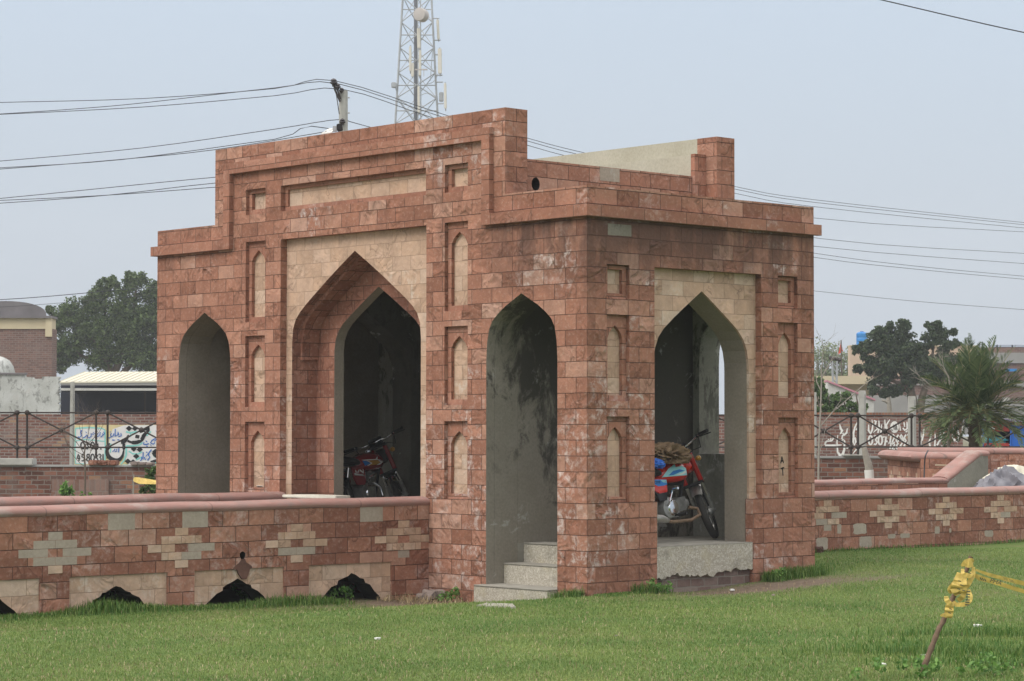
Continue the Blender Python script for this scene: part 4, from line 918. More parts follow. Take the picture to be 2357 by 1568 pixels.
MB().obox((0, 0, .035), (.03, 0, .006), (0, .03, 0), (-.006, 0, .04)).build('lamp_head', M['black'], lp, bevel=.006)
MB().box(-.075, -.03, -.02, .02, -.01, .05).build('lamp_bracket', M['galv'], lp, bevel=.004)

# ------------------------------------------------------------------ background helpers: a thing turned to face the viewer
class Place:
    def __init__(self, name, label, cat, px, depth, group=None, z0=None):
        b = at_depth(px, 990, depth); b.z = ground_z(b.x, b.y) if z0 is None else z0
        self.root = thing(name, label, cat, tuple(b), YAW, group); self.inv = root_matrix(self.root).inverted(); self.depth = depth
    def at(self, px, py, depth=None): return self.inv @ at_depth(px, py, self.depth if depth is None else depth)
    def box(self, x0, x1, y0, y1, d0, d1, m=None):      # pixel rectangle at the near depth, going back to d1
        m = m or MB(); a, b = self.at(x0, y1, d0), self.at(x1, y0, d0); m.box(a.x, b.x, a.y, a.y + d1 - d0, a.z, b.z); return m
    def part(self, m, name, mat, **k): return m.build(name, mat, k.pop('parent', self.root), **k)

def ribbons(place, strokes, depth, conv, m=None):
    """flat painted strokes; each is (points, width) with points in picture units, width one number or one per point"""
    m = m or MB()
    for pts, w in strokes:
        ws = list(np.interp(np.linspace(0, 1, len(pts)), np.linspace(0, 1, len(w)), w)) if isinstance(w, (list, tuple)) else [w] * len(pts)
        P2 = [Vector(conv(*p)) for p in pts]; sc = conv(1, 0)[0] - conv(0, 0)[0]; b = len(m.v)
        for i, p in enumerate(P2):
            t = (P2[min(i + 1, len(P2) - 1)] - P2[max(i - 1, 0)]); t = t.normalized() if t.length > 1e-6 else Vector((1, 0))
            n = Vector((-t.y, t.x)) * ws[i] * sc / 2
            for q in (p - n, p + n): m.v.append(tuple(place.at(q.x, q.y, depth)))
        for i in range(len(P2) - 1): m.f.append((b + 2 * i, b + 2 * i + 2, b + 2 * i + 3, b + 2 * i + 1)); m.m.append(0)
    return m
def curve_pts(pts, n=6):
    out = []; k = len(pts)
    for i in range(k - 1):
        p0, p1, p2, p3 = pts[max(i - 1, 0)], pts[i], pts[i + 1], pts[min(i + 2, k - 1)]
        for j in range(n):
            t = j / n; out.append(tuple(.5 * (2 * b + (c - a) * t + (2 * a - 5 * b + 4 * c - d) * t * t + (3 * b - a - 3 * c + d) * t ** 3) for a, b, c, d in zip(p0, p1, p2, p3)))
    out.append(tuple(pts[-1])); return out
def blobs(place, polys, depth, conv, m=None):
    m = m or MB()
    for poly in polys:
        b = len(m.v); m.v += [tuple(place.at(*conv(*p), depth)) for p in poly]
        for t in tessellate_polygon([[Vector((p[0], p[1], 0)) for p in poly]]): m.f.append(tuple(b + i for i in t)); m.m.append(0)
    return m
def dia(x, y, r): return [(x - r, y), (x, y - r * .85), (x + r, y), (x, y + r * .85)]
def ring(x, y, rx, ry, n=14): return [(x + rx * math.cos(a), y + ry * math.sin(a)) for a in np.linspace(0, 2 * math.pi, n)]

# ------------------------------------------------------------------ far boundary wall with painted writing
fw = Place('boundary_wall', 'long brick boundary wall behind the fence, painted with black, blue and white writing', 'wall', 1178, 65)
def wallrun(x0, x1, ytop, name, **k):
    m = fw.box(x0, x1, ytop, 1075, 65, 65.3); m2 = MB()
    return fw.part(m, name, M['farbrick'], **k)
wall_body = wallrun(-120, 2216, 956, 'wall')
mm = MB(); a, b = fw.at(1700, 957, 65), fw.at(2216, 950, 65)
mm.box(a.x, b.x, a.y - .02, a.y + .32, a.z, b.z); fw.part(mm, 'coping_course', bricks('brick-on-edge course', [(0, (0.18, 0.075, 0.05)), (1, (0.32, 0.15, 0.09))], (0.2, 0.16, 0.13), w=.085, h=.3, msize=.012), label='orange brick-on-edge course along the top')
S8 = lambda x, y: (115.1 + .12844 * x, 949.5 + .12844 * y)
def flat_rect(x0, y0, x1, y1): return [(x0, y0), (x1, y0), (x1, y1), (x0, y1)]
sg = fw.part(blobs(fw, [flat_rect(405, 222, 2600, 972)], 64.99, S8), 'painted_sign', M['signcream'], label='cream and white painted advertisement with black and blue writing')
def onto(m, name, mat, parent=sg): return m.build(name, M[mat], parent)
onto(blobs(fw, [flat_rect(455, 280, 980, 925), [(1120, 300), (1330, 230), (2600, 225), (2600, 900), (1840, 905), (1400, 945), (1330, 780), (1060, 880), (1010, 700)]], 64.985, S8), 'white_field', 'signwhite')
onto(ribbons(fw, [([(455, 285), (700, 270), (930, 285), (985, 320), (990, 600), (985, 860)], 26), ([(458, 285), (450, 600), (455, 915), (640, 925)], 20), ([(460, 510), (620, 485), (800, 500), (980, 520)], 18), ([(1360, 345), (1440, 365), (1560, 345)], 30), ([(1445, 360), (1440, 440)], 22),
    ([(1370, 595), (1480, 600), (1600, 585), (1660, 540)], 26), ([(1370, 595), (1365, 760), (1330, 850), (1270, 930)], [30, 34, 30, 24]), ([(1310, 940), (1420, 950)], 20), ([(1090, 560), (1082, 720)], 24), ([(1410, 690), (1480, 740), (1580, 745), (1650, 705)], 26), ([(1540, 850), (1640, 800)], 30), ([(1845, 745), (1880, 800)], 34), ([(1730, 420), (1810, 340)], 24), ([(1850, 915), (1960, 880)], 34)], 64.98, S8), 'teal_lines', 'signteal')
def digit(d, x, y, w, h):
    L_ = {'0': [ring(0, 0, .42, .5, 12)], '1': [[(0, -.5), (0, .5)]], '3': [[(-.35, -.42), (0, -.5), (.32, -.3), (0, -.03), (.35, .22), (0, .5), (-.38, .4)]], '4': [[(.0, -.5), (-.35, .12), (.4, .1)], [(.22, -.3), (.1, .5)]],
          '5': [[(.38, -.5), (-.2, -.46), (-.25, -.08), (.25, -.02), (.3, .3), (0, .5), (-.35, .42)]], '8': [ring(0, -.24, .3, .25, 10), ring(0, .25, .38, .26, 10)], '7': [[(-.4, -.46), (.35, -.5), (.05, .5)]], '2': [[(-.35, -.3), (0, -.5), (.35, -.25), (-.35, .5), (.4, .48)]],
          '6': [[(.3, -.5), (-.25, -.05), (-.3, .3), (0, .5), (.32, .25), (0, .02), (-.28, .2)]], '9': [[(.3, -.2), (0, -.5), (-.32, -.25), (0, .02), (.3, -.2), (.25, .5)]], '.': [[(-.12, .3), (.12, .3)]], '-': [[(-.3, .1), (.3, .1)]]}[d]
    return [[(x + w * p[0], y + h * p[1]) for p in s] for s in L_]
nums = []
for d, x in zip('0304', (585, 668, 760, 838)): nums += [(s, 24) for s in digit(d, x, 592, 82, 120)]
nums += [([(895, 655), (925, 655)], 22)]
for d, x in zip('4580331', (510, 590, 683, 762, 830, 893, 950)): nums += [(s, 22) for s in digit(d, x, 808, 74, 125)]
black = nums + [(curve_pts([(1070, 548), (1035, 620), (1020, 710), (1060, 800), (1150, 855), (1240, 845), (1300, 770), (1322, 650), (1320, 560)]), [14 + 62 * math.sin(math.pi * min(1, i / 48 * 1.15)) ** .8 if i < 42 else 52 for i in range(49)]),
    (curve_pts([(1270, 535), (1330, 525), (1375, 470), (1412, 400)]), [60] * 6 + [58] * 6 + [44] * 5 + [22, 8]), (curve_pts([(1390, 505), (1460, 535), (1560, 535), (1640, 490), (1680, 420), (1700, 390)]), [40] * 6 + [66] * 20), (curve_pts([(1610, 372), (1660, 320), (1730, 300), (1785, 295)]), [10] * 4 + [40] * 8 + [64] * 7), ([(1530, 425), (1600, 440)], 60), ([(1660, 430), (1720, 370), (1770, 320)], [60, 54, 40]),
    ([(1850, 705), (1885, 745), (1925, 790), (1950, 800)], [70, 100, 80, 60]), ([(1800, 880), (1880, 868), (1960, 850)], [20, 50, 40])]
onto(blobs(fw, [dia(1415, 285, 58), dia(1520, 287, 55), dia(1500, 655, 55), dia(1608, 665, 58), dia(1545, 785, 58), dia(1395, 875, 58), dia(1490, 885, 55), dia(1890, 700, 60)], 64.975, S8, ribbons(fw, black, 64.975, S8)), 'black_writing', 'signblack')
onto(blobs(fw, [ring(1530, 478, 26, 12, 9), ring(1602, 480, 26, 12, 9)], 64.97, S8), 'white_gaps', 'signwhite')
blue = [([(960, 345), (975, 385), (945, 405), (935, 370), (960, 400), (905, 445)], 17), ([(900, 350), (890, 420)], 16), ([(880, 420), (840, 430), (800, 450)], 17), ([(870, 380), (850, 395)], 14), ([(780, 350), (760, 400), (820, 370)], 14), ([(740, 375), (735, 430), (700, 460), (672, 440), (675, 405)], 18), ([(655, 370), (640, 345)], 13), ([(660, 400), (640, 430), (590, 460)], 17), ([(575, 335), (545, 345), (560, 425), (520, 450), (500, 430)], 17), ([(540, 330), (580, 320)], 12),
    ([(1270, 370), (1275, 420), (1225, 432)], 19), ([(1215, 345), (1235, 395), (1205, 405), (1212, 370), (1230, 400), (1165, 425)], 15), ([(1170, 295), (1165, 430)], 16), ([(1145, 375), (1135, 415), (1100, 440)], 16), ([(1100, 370), (1085, 400), (1095, 435), (1060, 460), (1035, 440)], 18), ([(1070, 345), (1090, 350)], 13), ([(1205, 490), (1245, 492)], 18), ([(1110, 492), (1160, 498)], 18),
    ([(1235, 635), (1228, 715)], 17), ([(1205, 650), (1185, 670), (1205, 690), (1160, 705)], 15), ([(1160, 650), (1150, 685), (1115, 700)], 15),
    ([(1890, 465), (1830, 500), (1800, 545), (1850, 570), (1880, 540)], 20), ([(1915, 470), (1870, 520)], 15), ([(1800, 575), (1815, 600)], 14), ([(1770, 560), (1720, 575), (1675, 570), (1685, 535)], 22), ([(1715, 505), (1740, 530)], 18), ([(1725, 605), (1755, 612)], 16), ([(1910, 320), (1925, 345)], 40),
    ([(1820, 665), (1775, 720), (1765, 770), (1790, 800), (1750, 860), (1735, 820)], [22, 20, 20, 20, 22, 14]), ([(1745, 715), (1720, 712)], 18), ([(1760, 735), (1715, 790)], 14), ([(1670, 710), (1665, 840)], 18), ([(1690, 800), (1710, 850)], 18), ([(1645, 790), (1640, 850), (1615, 865)], 16)]
onto(ribbons(fw, blue, 64.972, S8), 'blue_writing', 'signblue')
SG = lambda x, y: (1870.2 + .12844 * x, 863.2 + .12844 * y)
white = [(curve_pts([(375, 1130), (340, 1180), (255, 1190), (215, 1250)]), 26), ([(330, 1130), (320, 1170)], 24), ([(290, 1150), (280, 1180)], 22), ([(225, 1262), (380, 1262), (520, 1255)], [30, 34, 22]), ([(455, 1075), (438, 1200), (450, 1380), (490, 1440), (540, 1430), (570, 1340), (575, 1180), (540, 1150), (525, 1200), (560, 1230)], [14, 22, 34, 54, 54, 40, 28, 26, 26, 20]), ([(540, 1075), (525, 1150)], 26),
    ([(487, 885), (505, 960), (530, 1000), (500, 1060)], [16, 40, 44, 24]), ([(625, 955), (610, 1040), (560, 1080), (545, 1040)], [18, 36, 40, 30]), ([(800, 850), (760, 940), (735, 1040), (740, 1130)], [16, 32, 34, 30]), ([(830, 900), (780, 990)], 24), ([(735, 1130), (730, 1200), (750, 1255), (775, 1200), (760, 1120)], 32), ([(690, 1200), (690, 1260), (610, 1320)], 24), ([(900, 970), (890, 1050), (830, 1100), (850, 1060)], [18, 36, 36, 24]), ([(880, 1140), (850, 1220), (820, 1290), (725, 1410)], [14, 26, 30, 16]), ([(845, 1310), (885, 1320)], 44),
    ([(1005, 890), (1005, 1000), (1040, 1050), (1070, 990), (1080, 900), (1065, 800)], [18, 36, 44, 36, 26, 14]), ([(1100, 820), (1140, 830), (1120, 900), (1170, 960), (1090, 1030)], [26, 34, 34, 34, 14]), ([(1190, 820), (1195, 950), (1170, 1040)], [20, 36, 30]), ([(1240, 890), (1225, 1030), (1280, 1010)], [18, 34, 30]), ([(1295, 800), (1305, 970)], [16, 36]), ([(1385, 800), (1320, 900), (1340, 990)], [18, 32, 34]), ([(1560, 880), (1575, 1000)], [14, 24]), ([(1620, 950), (1650, 990), (1700, 960), (1690, 840)], [26, 36, 32, 18]), ([(1640, 850), (1650, 930)], 24), ([(1750, 900), (1730, 990)], [18, 30]), ([(1715, 850), (1715, 940)], 20), ([(1680, 1000), (1695, 1020)], 40),
    ([(1930, 980), (1945, 1120)], [16, 30]), ([(2000, 960), (1985, 1080), (1960, 1180)], [18, 30, 30]), ([(1940, 1180), (1935, 1330)], 30), ([(1990, 1250), (1960, 1300)], 34)]
for d, x in zip('0307', (1040, 1130, 1215, 1290)): white += [(s, 32) for s in digit(d, x, 1170 if x < 1250 else 1190, 84, 160)]
white += [([(1320, 1190), (1345, 1190)], 34)]
for d, x in zip('7269674', (1385, 1450, 1520, 1590, 1655, 1720, 1785)): white += [(s, 30) for s in digit(d, x, 1140, 68, 140)]
for d, x in zip('7266676', (1385, 1450, 1520, 1590, 1655, 1720, 1785)): white += [(s, 28) for s in digit(d, x, 1275, 66, 110)]
for q in ([(2290, 1000), (2280, 1180), (2230, 1260)], [(2350, 920), (2345, 1080), (2300, 1150), (2270, 1130)], [(2430, 900), (2430, 1100)], [(2520, 960), (2500, 1120), (2560, 1180)], [(2200, 1060), (2190, 1300)], [(2610, 880), (2620, 1100), (2580, 1200)], [(2420, 1200), (2360, 1290), (2300, 1280)], [(2130, 1060), (2090, 1200), (2110, 1300)], [(2690, 900), (2680, 1120)]): white.append((q, [18] + [34] * (len(q) - 1)))
wg = fw.part(blobs(fw, [ring(1470, 935, 78, 105, 18)], 64.99, SG, ribbons(fw, white, 64.99, SG)), 'white_writing', M['white'], label='white painted writing and telephone number')
onto(ribbons(fw, [([(1440, 985), (1425, 1000), (1415, 970)], 12), ([(1450, 890), (1465, 980)], 12), ([(1490, 880), (1475, 900), (1490, 985)], 12), ([(1500, 900), (1515, 985)], 14)], 64.975, SG), 'dark_monogram', 'signblack', wg)

# ------------------------------------------------------------------ low brick wall, fence, footings
lb = Place('brick_wall', 'low rough brick wall under the black pipe fence, left part lower than the right', 'wall', 1178, 45)
m = MB()
for x0, x1, yt in ((-140, 420, 1074), (420.5, 1500, 1068), (1500.5, 2075, 1054)): lb.box(x0, x1, yt, 1165, 45, 45.35, m)
lb.part(m, 'wall', M['oldbrick'])
m = lb.box(-140, 420, 1071.5, 1074.5, 44.98, 45.38); lb.box(1500, 2075, 1050.5, 1054.5, 44.98, 45.38, m); lb.part(m, 'mortar_cap', M['greyblock'])
m = lb.box(118, 250, 1104, 1168, 44.94, 45.0); lb.part(m, 'soldier_course', bricks('upright bricks', [(0, (0.16, 0.09, 0.07)), (1, (0.25, 0.15, 0.12))], (0.22, 0.17, 0.15), w=.1, h=.30, msize=.01), label='upright bricks in the lower left part')
fe = Place('pipe_fence', 'black pipe fence with crossed bars and ball joints running behind the gatehouse', 'fence', 1178, 45.15)
posts = [(39.6, 62.4, 950, 1030), (221.3, 247.7, 950, 1030), (403, 430, 950.5, 1030), (586, 610, 951, 1030), (765, 789, 952, 1030), (943, 966, 952, 1030), (1118, 1140, 953, 1030), (1290, 1311, 954, 1030), (1455, 1475, 955, 1029.5), (1618, 1636, 955.5, 1029.5), (1818, 1834, 956, 1029), (1959, 1975, 956.5, 1029), (2098, 2117, 957, 1029), (2256, 2274, 958, 1029), (2400, 2418, 958, 1029)]
posts = [(-142, -119, 950, 1030)] + posts
for nm, k in (('top_rail', 2), ('bottom_rail', 3)):
    fe.part(MB().tube([fe.at(p[0], p[k]) for p in posts], .017, 6), nm, M['iron'], smooth=60)
for i, p in enumerate(posts):
    for x in p[:2]:
        o = fe.part(MB().tube([fe.at(x, p[2]), fe.at(x, 1056)], .022, 6), 'post', M['iron'], smooth=60)
        j = MB(); j.ball(fe.at(x, p[2]), .052, 10); fe.part(j, 'ball_joint', M['iron'], parent=o, smooth=180)
        j = MB(); j.ball(fe.at(x, p[3]), .052, 10); fe.part(j, 'ball_joint', M['iron'], parent=o, smooth=180)
    if i + 1 < len(posts):
        q = posts[i + 1]; a, b, c, d = fe.at(p[1], p[2]), fe.at(q[0], q[3]), fe.at(p[1], p[3]), fe.at(q[0], q[2])
        for s, e_ in ((a, b), (c, d)): fe.part(MB().tube([s, e_], .017, 6), 'cross_bar', M['iron'], smooth=60)
        j = MB(); j.ball((a + b) / 2, .055, 10); fe.part(j, 'ball_joint', M['iron'], smooth=180)
def footing(label, x0, x1, y0, y1, mat, cat='fence footing', k=1):
    p = Place('fence_footing', label, cat, (x0 + x1) / 2, 44.9, 'footings under the pipe fence', z0=at_depth((x0 + x1) / 2, y1, 44.9).z)
    w = (x1 - x0) / k
    for i in range(k): p.part(p.box(x0 + w * i + .6, x0 + w * (i + 1) - .6, y0 + random.uniform(0, 2), y1, 44.9, 45.3), 'block', M[mat], bevel=.015)
footing('pale crumbling concrete block under the leftmost pair of fence posts', -30, 76, 1054, 1071.4, 'cement')
footing('three red bricks in a row under the fence posts before the painted sign', 202, 268, 1059, 1071.4, 'lowstone', k=3)
footing('brownish bricks right of the three red bricks, before the painted sign', 299, 352, 1063, 1071.4, 'rubble', k=3)
footing('pale stone slab under the fence posts in front of the white wall writing', 1941, 1990, 1045, 1050.4, 'cement')

# ------------------------------------------------------------------ houses and sheds, left
dm = Place('domed_house', 'brick house with cream cornice band and a grey barrel dome, far left', 'house', 20, 95)
dm.part(dm.box(-160, 120, 757, 1000, 95, 96), 'wall', M['housebrick'])
dm.part(dm.box(-160, 117, 732, 757, 94.95, 96), 'cornice', M['creamwall']); dm.part(dm.box(104, 119, 731, 775, 94.88, 95.0), 'corner_pier', M['creamwall']); dm.part(dm.box(-160, 119, 727, 732, 94.8, 96.05), 'ledge', M['domegrey'])
m = MB(); n = 18; f_, k_ = [], []
for d in (95.1, 96.0):
    for i in range(n + 1):
        a = math.pi * i / n; m.v.append(tuple(dm.at(12 + 95 * math.cos(a), 727 - 34 * math.sin(a) ** .8, d)))
for i in range(n): m.f.append((i, i + 1, n + 2 + i, n + 1 + i)); m.m.append(0)
m.f.append(tuple(range(n + 1))); m.m.append(0); m.f.append(tuple(range(n + 1, 2 * n + 2))); m.m.append(0)
dm.part(m, 'dome', M['domegrey'], smooth=50)
wd = Place('small_dome', 'small whitish plaster dome behind the streaked wall', 'dome', 0, 84)
m = MB(); c = wd.at(-6, 857); m.lathe([(.62, -.6), (.62, 0), (.56, .22), (.42, .42), (.22, .54), (.02, .58)], (c.x, c.y, c.z), 'z', 24); wd.part(m, 'dome_shell', M['weather'], smooth=40)
gw = Place('plaster_wall', 'grey streaked plaster wall with a broken brick edge, behind the fence', 'wall', 60, 75)
out = [(-140, 1000), (-140, 861), (56, 862), (58, 868), (76, 869), (78, 873), (96, 872), (98, 867), (137, 867)]
yy = 870
while yy < 952: out += [(137 + random.uniform(-3, 2), yy), (133 + random.uniform(-2, 4), yy + 3)]; yy += random.uniform(5, 8)
out += [(134, 1000)]
m = MB(); q = [gw.at(*p) for p in out]; m.plate('y', 0, .25, [(p.x, p.z) for p in q], ()); gw.part(m, 'wall', M['weather'])
m = gw.box(-140, 58, 858.5, 862, 74.95, 75.3); gw.part(m, 'broken_coping', M['domegrey'])
sh = Place('shed', 'open shed with cream sheet roof and dark interior behind the painted wall', 'shed', 260, 90)
m = MB(); a, b, c, d = sh.at(137, 879, 90), sh.at(520, 875, 90), sh.at(560, 855, 94), sh.at(196, 856, 94); th = Vector((0, 0, .06))
m.add([a, b, c, d, a - th, b - th, c - th, d - th], [(0, 1, 2, 3), (7, 6, 5, 4), (0, 4, 5, 1), (1, 5, 6, 2), (2, 6, 7, 3), (3, 7, 4, 0)]); rf = sh.part(m, 'roof', M['roofwhite'])
ridge = MB()
for i in range(26):
    t = i / 25; p, q = a.lerp(b, t), d.lerp(c, t); ridge.tube([p + Vector((0, 0, .012)), q + Vector((0, 0, .012))], .014, 5)
sh.part(ridge, 'sheet_ribs', M['roofwhite'], parent=rf)
sh.part(sh.box(139, 520, 879.5, 887, 90.02, 90.1), 'fascia', M['greyblock']); sh.part(sh.box(140, 520, 894, 899, 90.1, 90.6), 'awning_edge', M['shedwhite'])
sh.part(sh.box(139, 520, 887, 1000, 94, 94.2), 'back_wall', M['darkroom']); sh.part(sh.box(139, 520, 899, 901, 90.7, 94), 'ceiling', M['darkroom']); sh.part(sh.box(139, 520, 955, 1000, 90.7, 94), 'floor', M['darkroom'])
for x in (331, 430): sh.part(sh.box(x, x + 4, 900, 1000, 91.0, 91.15), 'post', M['iron'])
def concrete_post(x0, x1, y0, y1, depth, label):
    p = Place('concrete_post', label, 'post', (x0 + x1) / 2, depth, 'square concrete posts along the boundary wall')
    m = MB(); a, b = p.at(x0 - .5, y1), p.at(x1, y0); w = (b.x - a.x) / 2; c = (b.x + a.x) / 2
    m.v = [(c - w * 1.05, 0, a.z), (c + w * 1.05, 0, a.z), (c + w * 1.05, 2 * w, a.z), (c - w * 1.05, 2 * w, a.z), (c - w * .92, .01, b.z), (c + w * .92, .01, b.z), (c + w * .92, 2 * w - .01, b.z), (c - w * .92, 2 * w - .01, b.z)]
    m.f = [(0, 1, 5, 4), (1, 2, 6, 5), (2, 3, 7, 6), (3, 0, 4, 7), (4, 5, 6, 7)]; m.m = [0] * 5; p.part(m, 'shaft', M['cement'], weld=True, bevel=.012)
    p.part(MB().box(c + w * .45, c + w * .6, -.012, 0.004, a.z + .1, b.z - .1), 'groove', M['greyblock'])
concrete_post(160, 171, 879, 1080, 63.5, 'slim concrete post at the left end of the painted sign')
concrete_post(1979, 1994, 899, 1075, 63.5, 'tall concrete post between the halves of the white writing')
concrete_post(2093, 2109, 912, 1075, 63.5, 'concrete post to the right of the white telephone number')
concrete_post(1874, 1880, 903, 1075, 63.5, 'concrete post half hidden by the right edge of the gatehouse')
concrete_post(2310, 2325, 915, 1075, 63.5, 'concrete post behind the palm, above the three-wheeler')

# ------------------------------------------------------------------ houses, right
pe = Place('peach_house', 'tall peach rendered house behind the dark tree, right', 'house', 2060, 140)
pe.part(pe.box(2022 - 0, 2250, 838, 1000, 140, 141.5), 'lower_storey', M['peach']); pe.part(pe.box(1958, 2250, 796.5, 1000, 140.5, 141.5), 'upper_storey', M['peach'])
pe.part(pe.box(1957, 2252, 795, 797, 140.4, 141.6), 'parapet_edge', M['creamwall'])
tk = Place('water_tank', 'bright blue rooftop water tank on the peach house', 'water tank', 1984, 142, z0=at_depth(1984, 797, 142).z)
c = tk.at(1984, 797); r = tk.at(1997, 797).x - c.x; hh = tk.at(1984, 768).z - c.z
m = MB(); m.lathe([(r * .96, 0), (r, .1), (r, hh * .3), (r * .96, hh * .33), (r, hh * .36), (r, hh * .63), (r * .96, hh * .66), (r, hh * .69), (r, hh), (r * .7, hh * 1.1)], (c.x, c.y, c.z), 'z', 22); tk.part(m, 'tank_body', M['bluetank'], smooth=35)
m = MB(); m.lathe([(r * .35, hh * 1.1), (r * .35, hh * 1.17), (.02, hh * 1.18)], (c.x, c.y, c.z), 'z', 14); tk.part(m, 'lid', M['bluetank'], smooth=35)
cr = Place('flat_roof_house', 'low cream house with flat projecting roof slab, right of the gatehouse', 'house', 1930, 120)
cr.part(cr.box(1800, 2018, 884, 1000, 120, 121), 'wall', M['creamwall']); cr.part(cr.box(1796, 2032, 865.5, 884, 119.2, 121.5), 'roof_slab', M['creamwall'])
ws = Place('sheet_shed', 'white sheet-walled shed with sloping pink roof edge', 'shed', 1960, 100)
m = MB(); q = [ws.at(*p) for p in ((1905, 878), (2011, 922), (2011, 1000), (1905, 1000))]; m.plate('y', 0, .8, [(p.x, p.z) for p in q], ()); wsw = ws.part(m, 'wall', M['shedwhite'])
m = MB()
for i in range(26): x = 1907 + i * 4; yt = 878 + (x - 1905) * .415 + 2; p, t = ws.at(x, 998), ws.at(x, yt); m.box(p.x - .012, p.x + .012, -.02, -.002, p.z, t.z)
ws.part(m, 'sheet_ribs', M['shedwhite'], parent=wsw)
m = MB(); q = [ws.at(*p) for p in ((1903, 875), (2014, 919), (2014, 923), (1903, 879))]; m.plate('y', -.12, .9, [(p.x, p.z) for p in q], ()); ws.part(m, 'roof_edge', M['pinkedge'])
bh = Place('brick_house', 'unplastered brick house above a grey rendered yard wall, behind the dark tree', 'house', 2090, 118)
bh.part(bh.box(2012, 2330, 866, 910, 118, 119), 'upper_wall', M['housebrick']); bh.part(bh.box(2008, 2420, 910.5, 1000, 117.6, 119), 'yard_wall', M['greyblock'], label='grey rendered lower wall'); bh.part(bh.box(2010, 2330, 884, 887, 117.9, 118), 'band', M['greyblock'])
rb = Place('brick_house', 'reddish brick house with solar panel and grey bands, far right edge', 'house', 2330, 112)
rb.part(rb.box(2262, 2480, 800, 1000, 112, 113), 'wall', M['housebrick']); rb.part(rb.box(2262, 2480, 812, 836, 111.9, 112), 'grey_band', M['greyblock']); rb.part(rb.box(2262, 2480, 878, 890, 111.9, 112), 'grey_band', M['greyblock']); rb.part(rb.box(2262, 2480, 924, 1000, 111.85, 112), 'lower_render', M['greyblock'])
m = MB(); q = [rb.at(2282, 799, 112.5), rb.at(2480, 799, 112.5), rb.at(2480, 794, 114), rb.at(2275, 794, 114)]; th = Vector((0, 0, .05)); m.add([*q, *[p - th for p in q]], [(0, 1, 2, 3), (7, 6, 5, 4), (0, 4, 5, 1), (1, 5, 6, 2), (2, 6, 7, 3), (3, 7, 4, 0)])
for x in (2295, 2330): p = rb.at(x, 806, 112.6); m.box(p.x - .03, p.x + .03, p.y - .03, p.y + .03, p.z - .1, p.z + .25)
rb.part(m, 'solar_panel', M['solar'])
m = rb.box(2315, 2341, 849, 855, 111.6, 111.9); rb.part(m, 'awning', M['bluetank'])
fg = Place('flag', 'red triangular flag on a thin pole above the flat roofs', 'flag', 1937, 130)
fg.part(MB().tube([fg.at(1938, 960), fg.at(1936, 783)], .035, 6), 'pole', M['bark'])
m = MB(); a, b, c = fg.at(1936, 784), fg.at(1940, 808), fg.at(1929.5, 816); mid = (a + c) / 2 + Vector((.03, .1, 0)); m.add([a, b, c, mid, a + Vector((0, .02, 0)), b + Vector((0, .02, 0)), c + Vector((0, .02, 0))], [(0, 1, 3), (1, 2, 3), (4, 5, 6)]); fg.part(m, 'cloth', M['flag'])
xp = Place('lattice_pole', 'grey lattice power pole with a cross-arm above the cream house', 'power pole', 1922, 105)
m = MB()
for x0, x1 in ((1917, 1916), (1928, 1924)): m.tube([xp.at(x0 + (2 if x0 < 1920 else -4), 960), xp.at(x0 - 1, 832)], .05, 5)
for i in range(8): y = 836 + i * 12; m.tube([xp.at(1917, y), xp.at(1926, y + 10)], .025, 4)
xp.part(m, 'mast', M['galv'])
m = MB(); m.tube([xp.at(1910, 825), xp.at(1935, 829.5)], .06, 6); m.tube([xp.at(1912, 829), xp.at(1917, 838)], .035, 5); m.tube([xp.at(1932, 832), xp.at(1926, 840)], .035, 5)
for x in (1912, 1920, 1927, 1933): m.ball(xp.at(x, 824 + (x - 1912) * .2), .09, 8)
xp.part(m, 'cross_arm', M['iron'])

# ------------------------------------------------------------------ power pole, wires, telecom tower
pl = Place('utility_pole', 'grey concrete power pole with dark insulators behind the gatehouse', 'utility pole', 789, 60)
a, b = pl.at(788, 1000), pl.at(790.5, 209); hw = pl.at(800.5, 209).x - b.x
m = MB(); m.tube([(a.x, 0, 0), (b.x, 0, b.z)], [hw * 1.45, hw], 14); pl.part(m, 'shaft', M['cement'], smooth=50)
m = MB(); m.tube([pl.at(783, 234, 59.85), pl.at(771, 207, 59.85), pl.at(768.5, 190, 59.85)], .03, 6); m.tube([pl.at(784, 228, 59.85), pl.at(776, 205, 59.85)], .025, 6); m.tube([pl.at(773, 210, 59.85), pl.at(781, 263, 59.8)], .012, 5); arm = pl.part(m, 'bracket_arm', M['iron'])
def insulator(x, y, r, d=59.8):
    c = pl.at(x, y, d); u = r
    m = MB(); m.lathe([(u * .35, -u * 1.3), (u * .5, -u * .7), (u, -u * .4), (u * .95, -u * .1), (u * .55, 0), (u * .85, u * .25), (u * .6, u * .6), (u * .2, u * .8)], tuple(c), 'z', 12); pl.part(m, 'insulator', M['porcelain'], parent=arm, smooth=50)
for q in ((768, 188, .10), (777, 198, .085), (786, 207, .07), (788, 279, .085)): insulator(*q)
m = MB(); m.tube([pl.at(790, 283, 59.8), pl.at(786, 297, 59.8)], .02, 6)
for y in (225, 260): m.tube([pl.at(800, y, 59.9), pl.at(805, y, 59.9)], .02, 5)
pl.part(m, 'hook', M['galv'], parent=arm)
WG = 'power lines above the gatehouse'
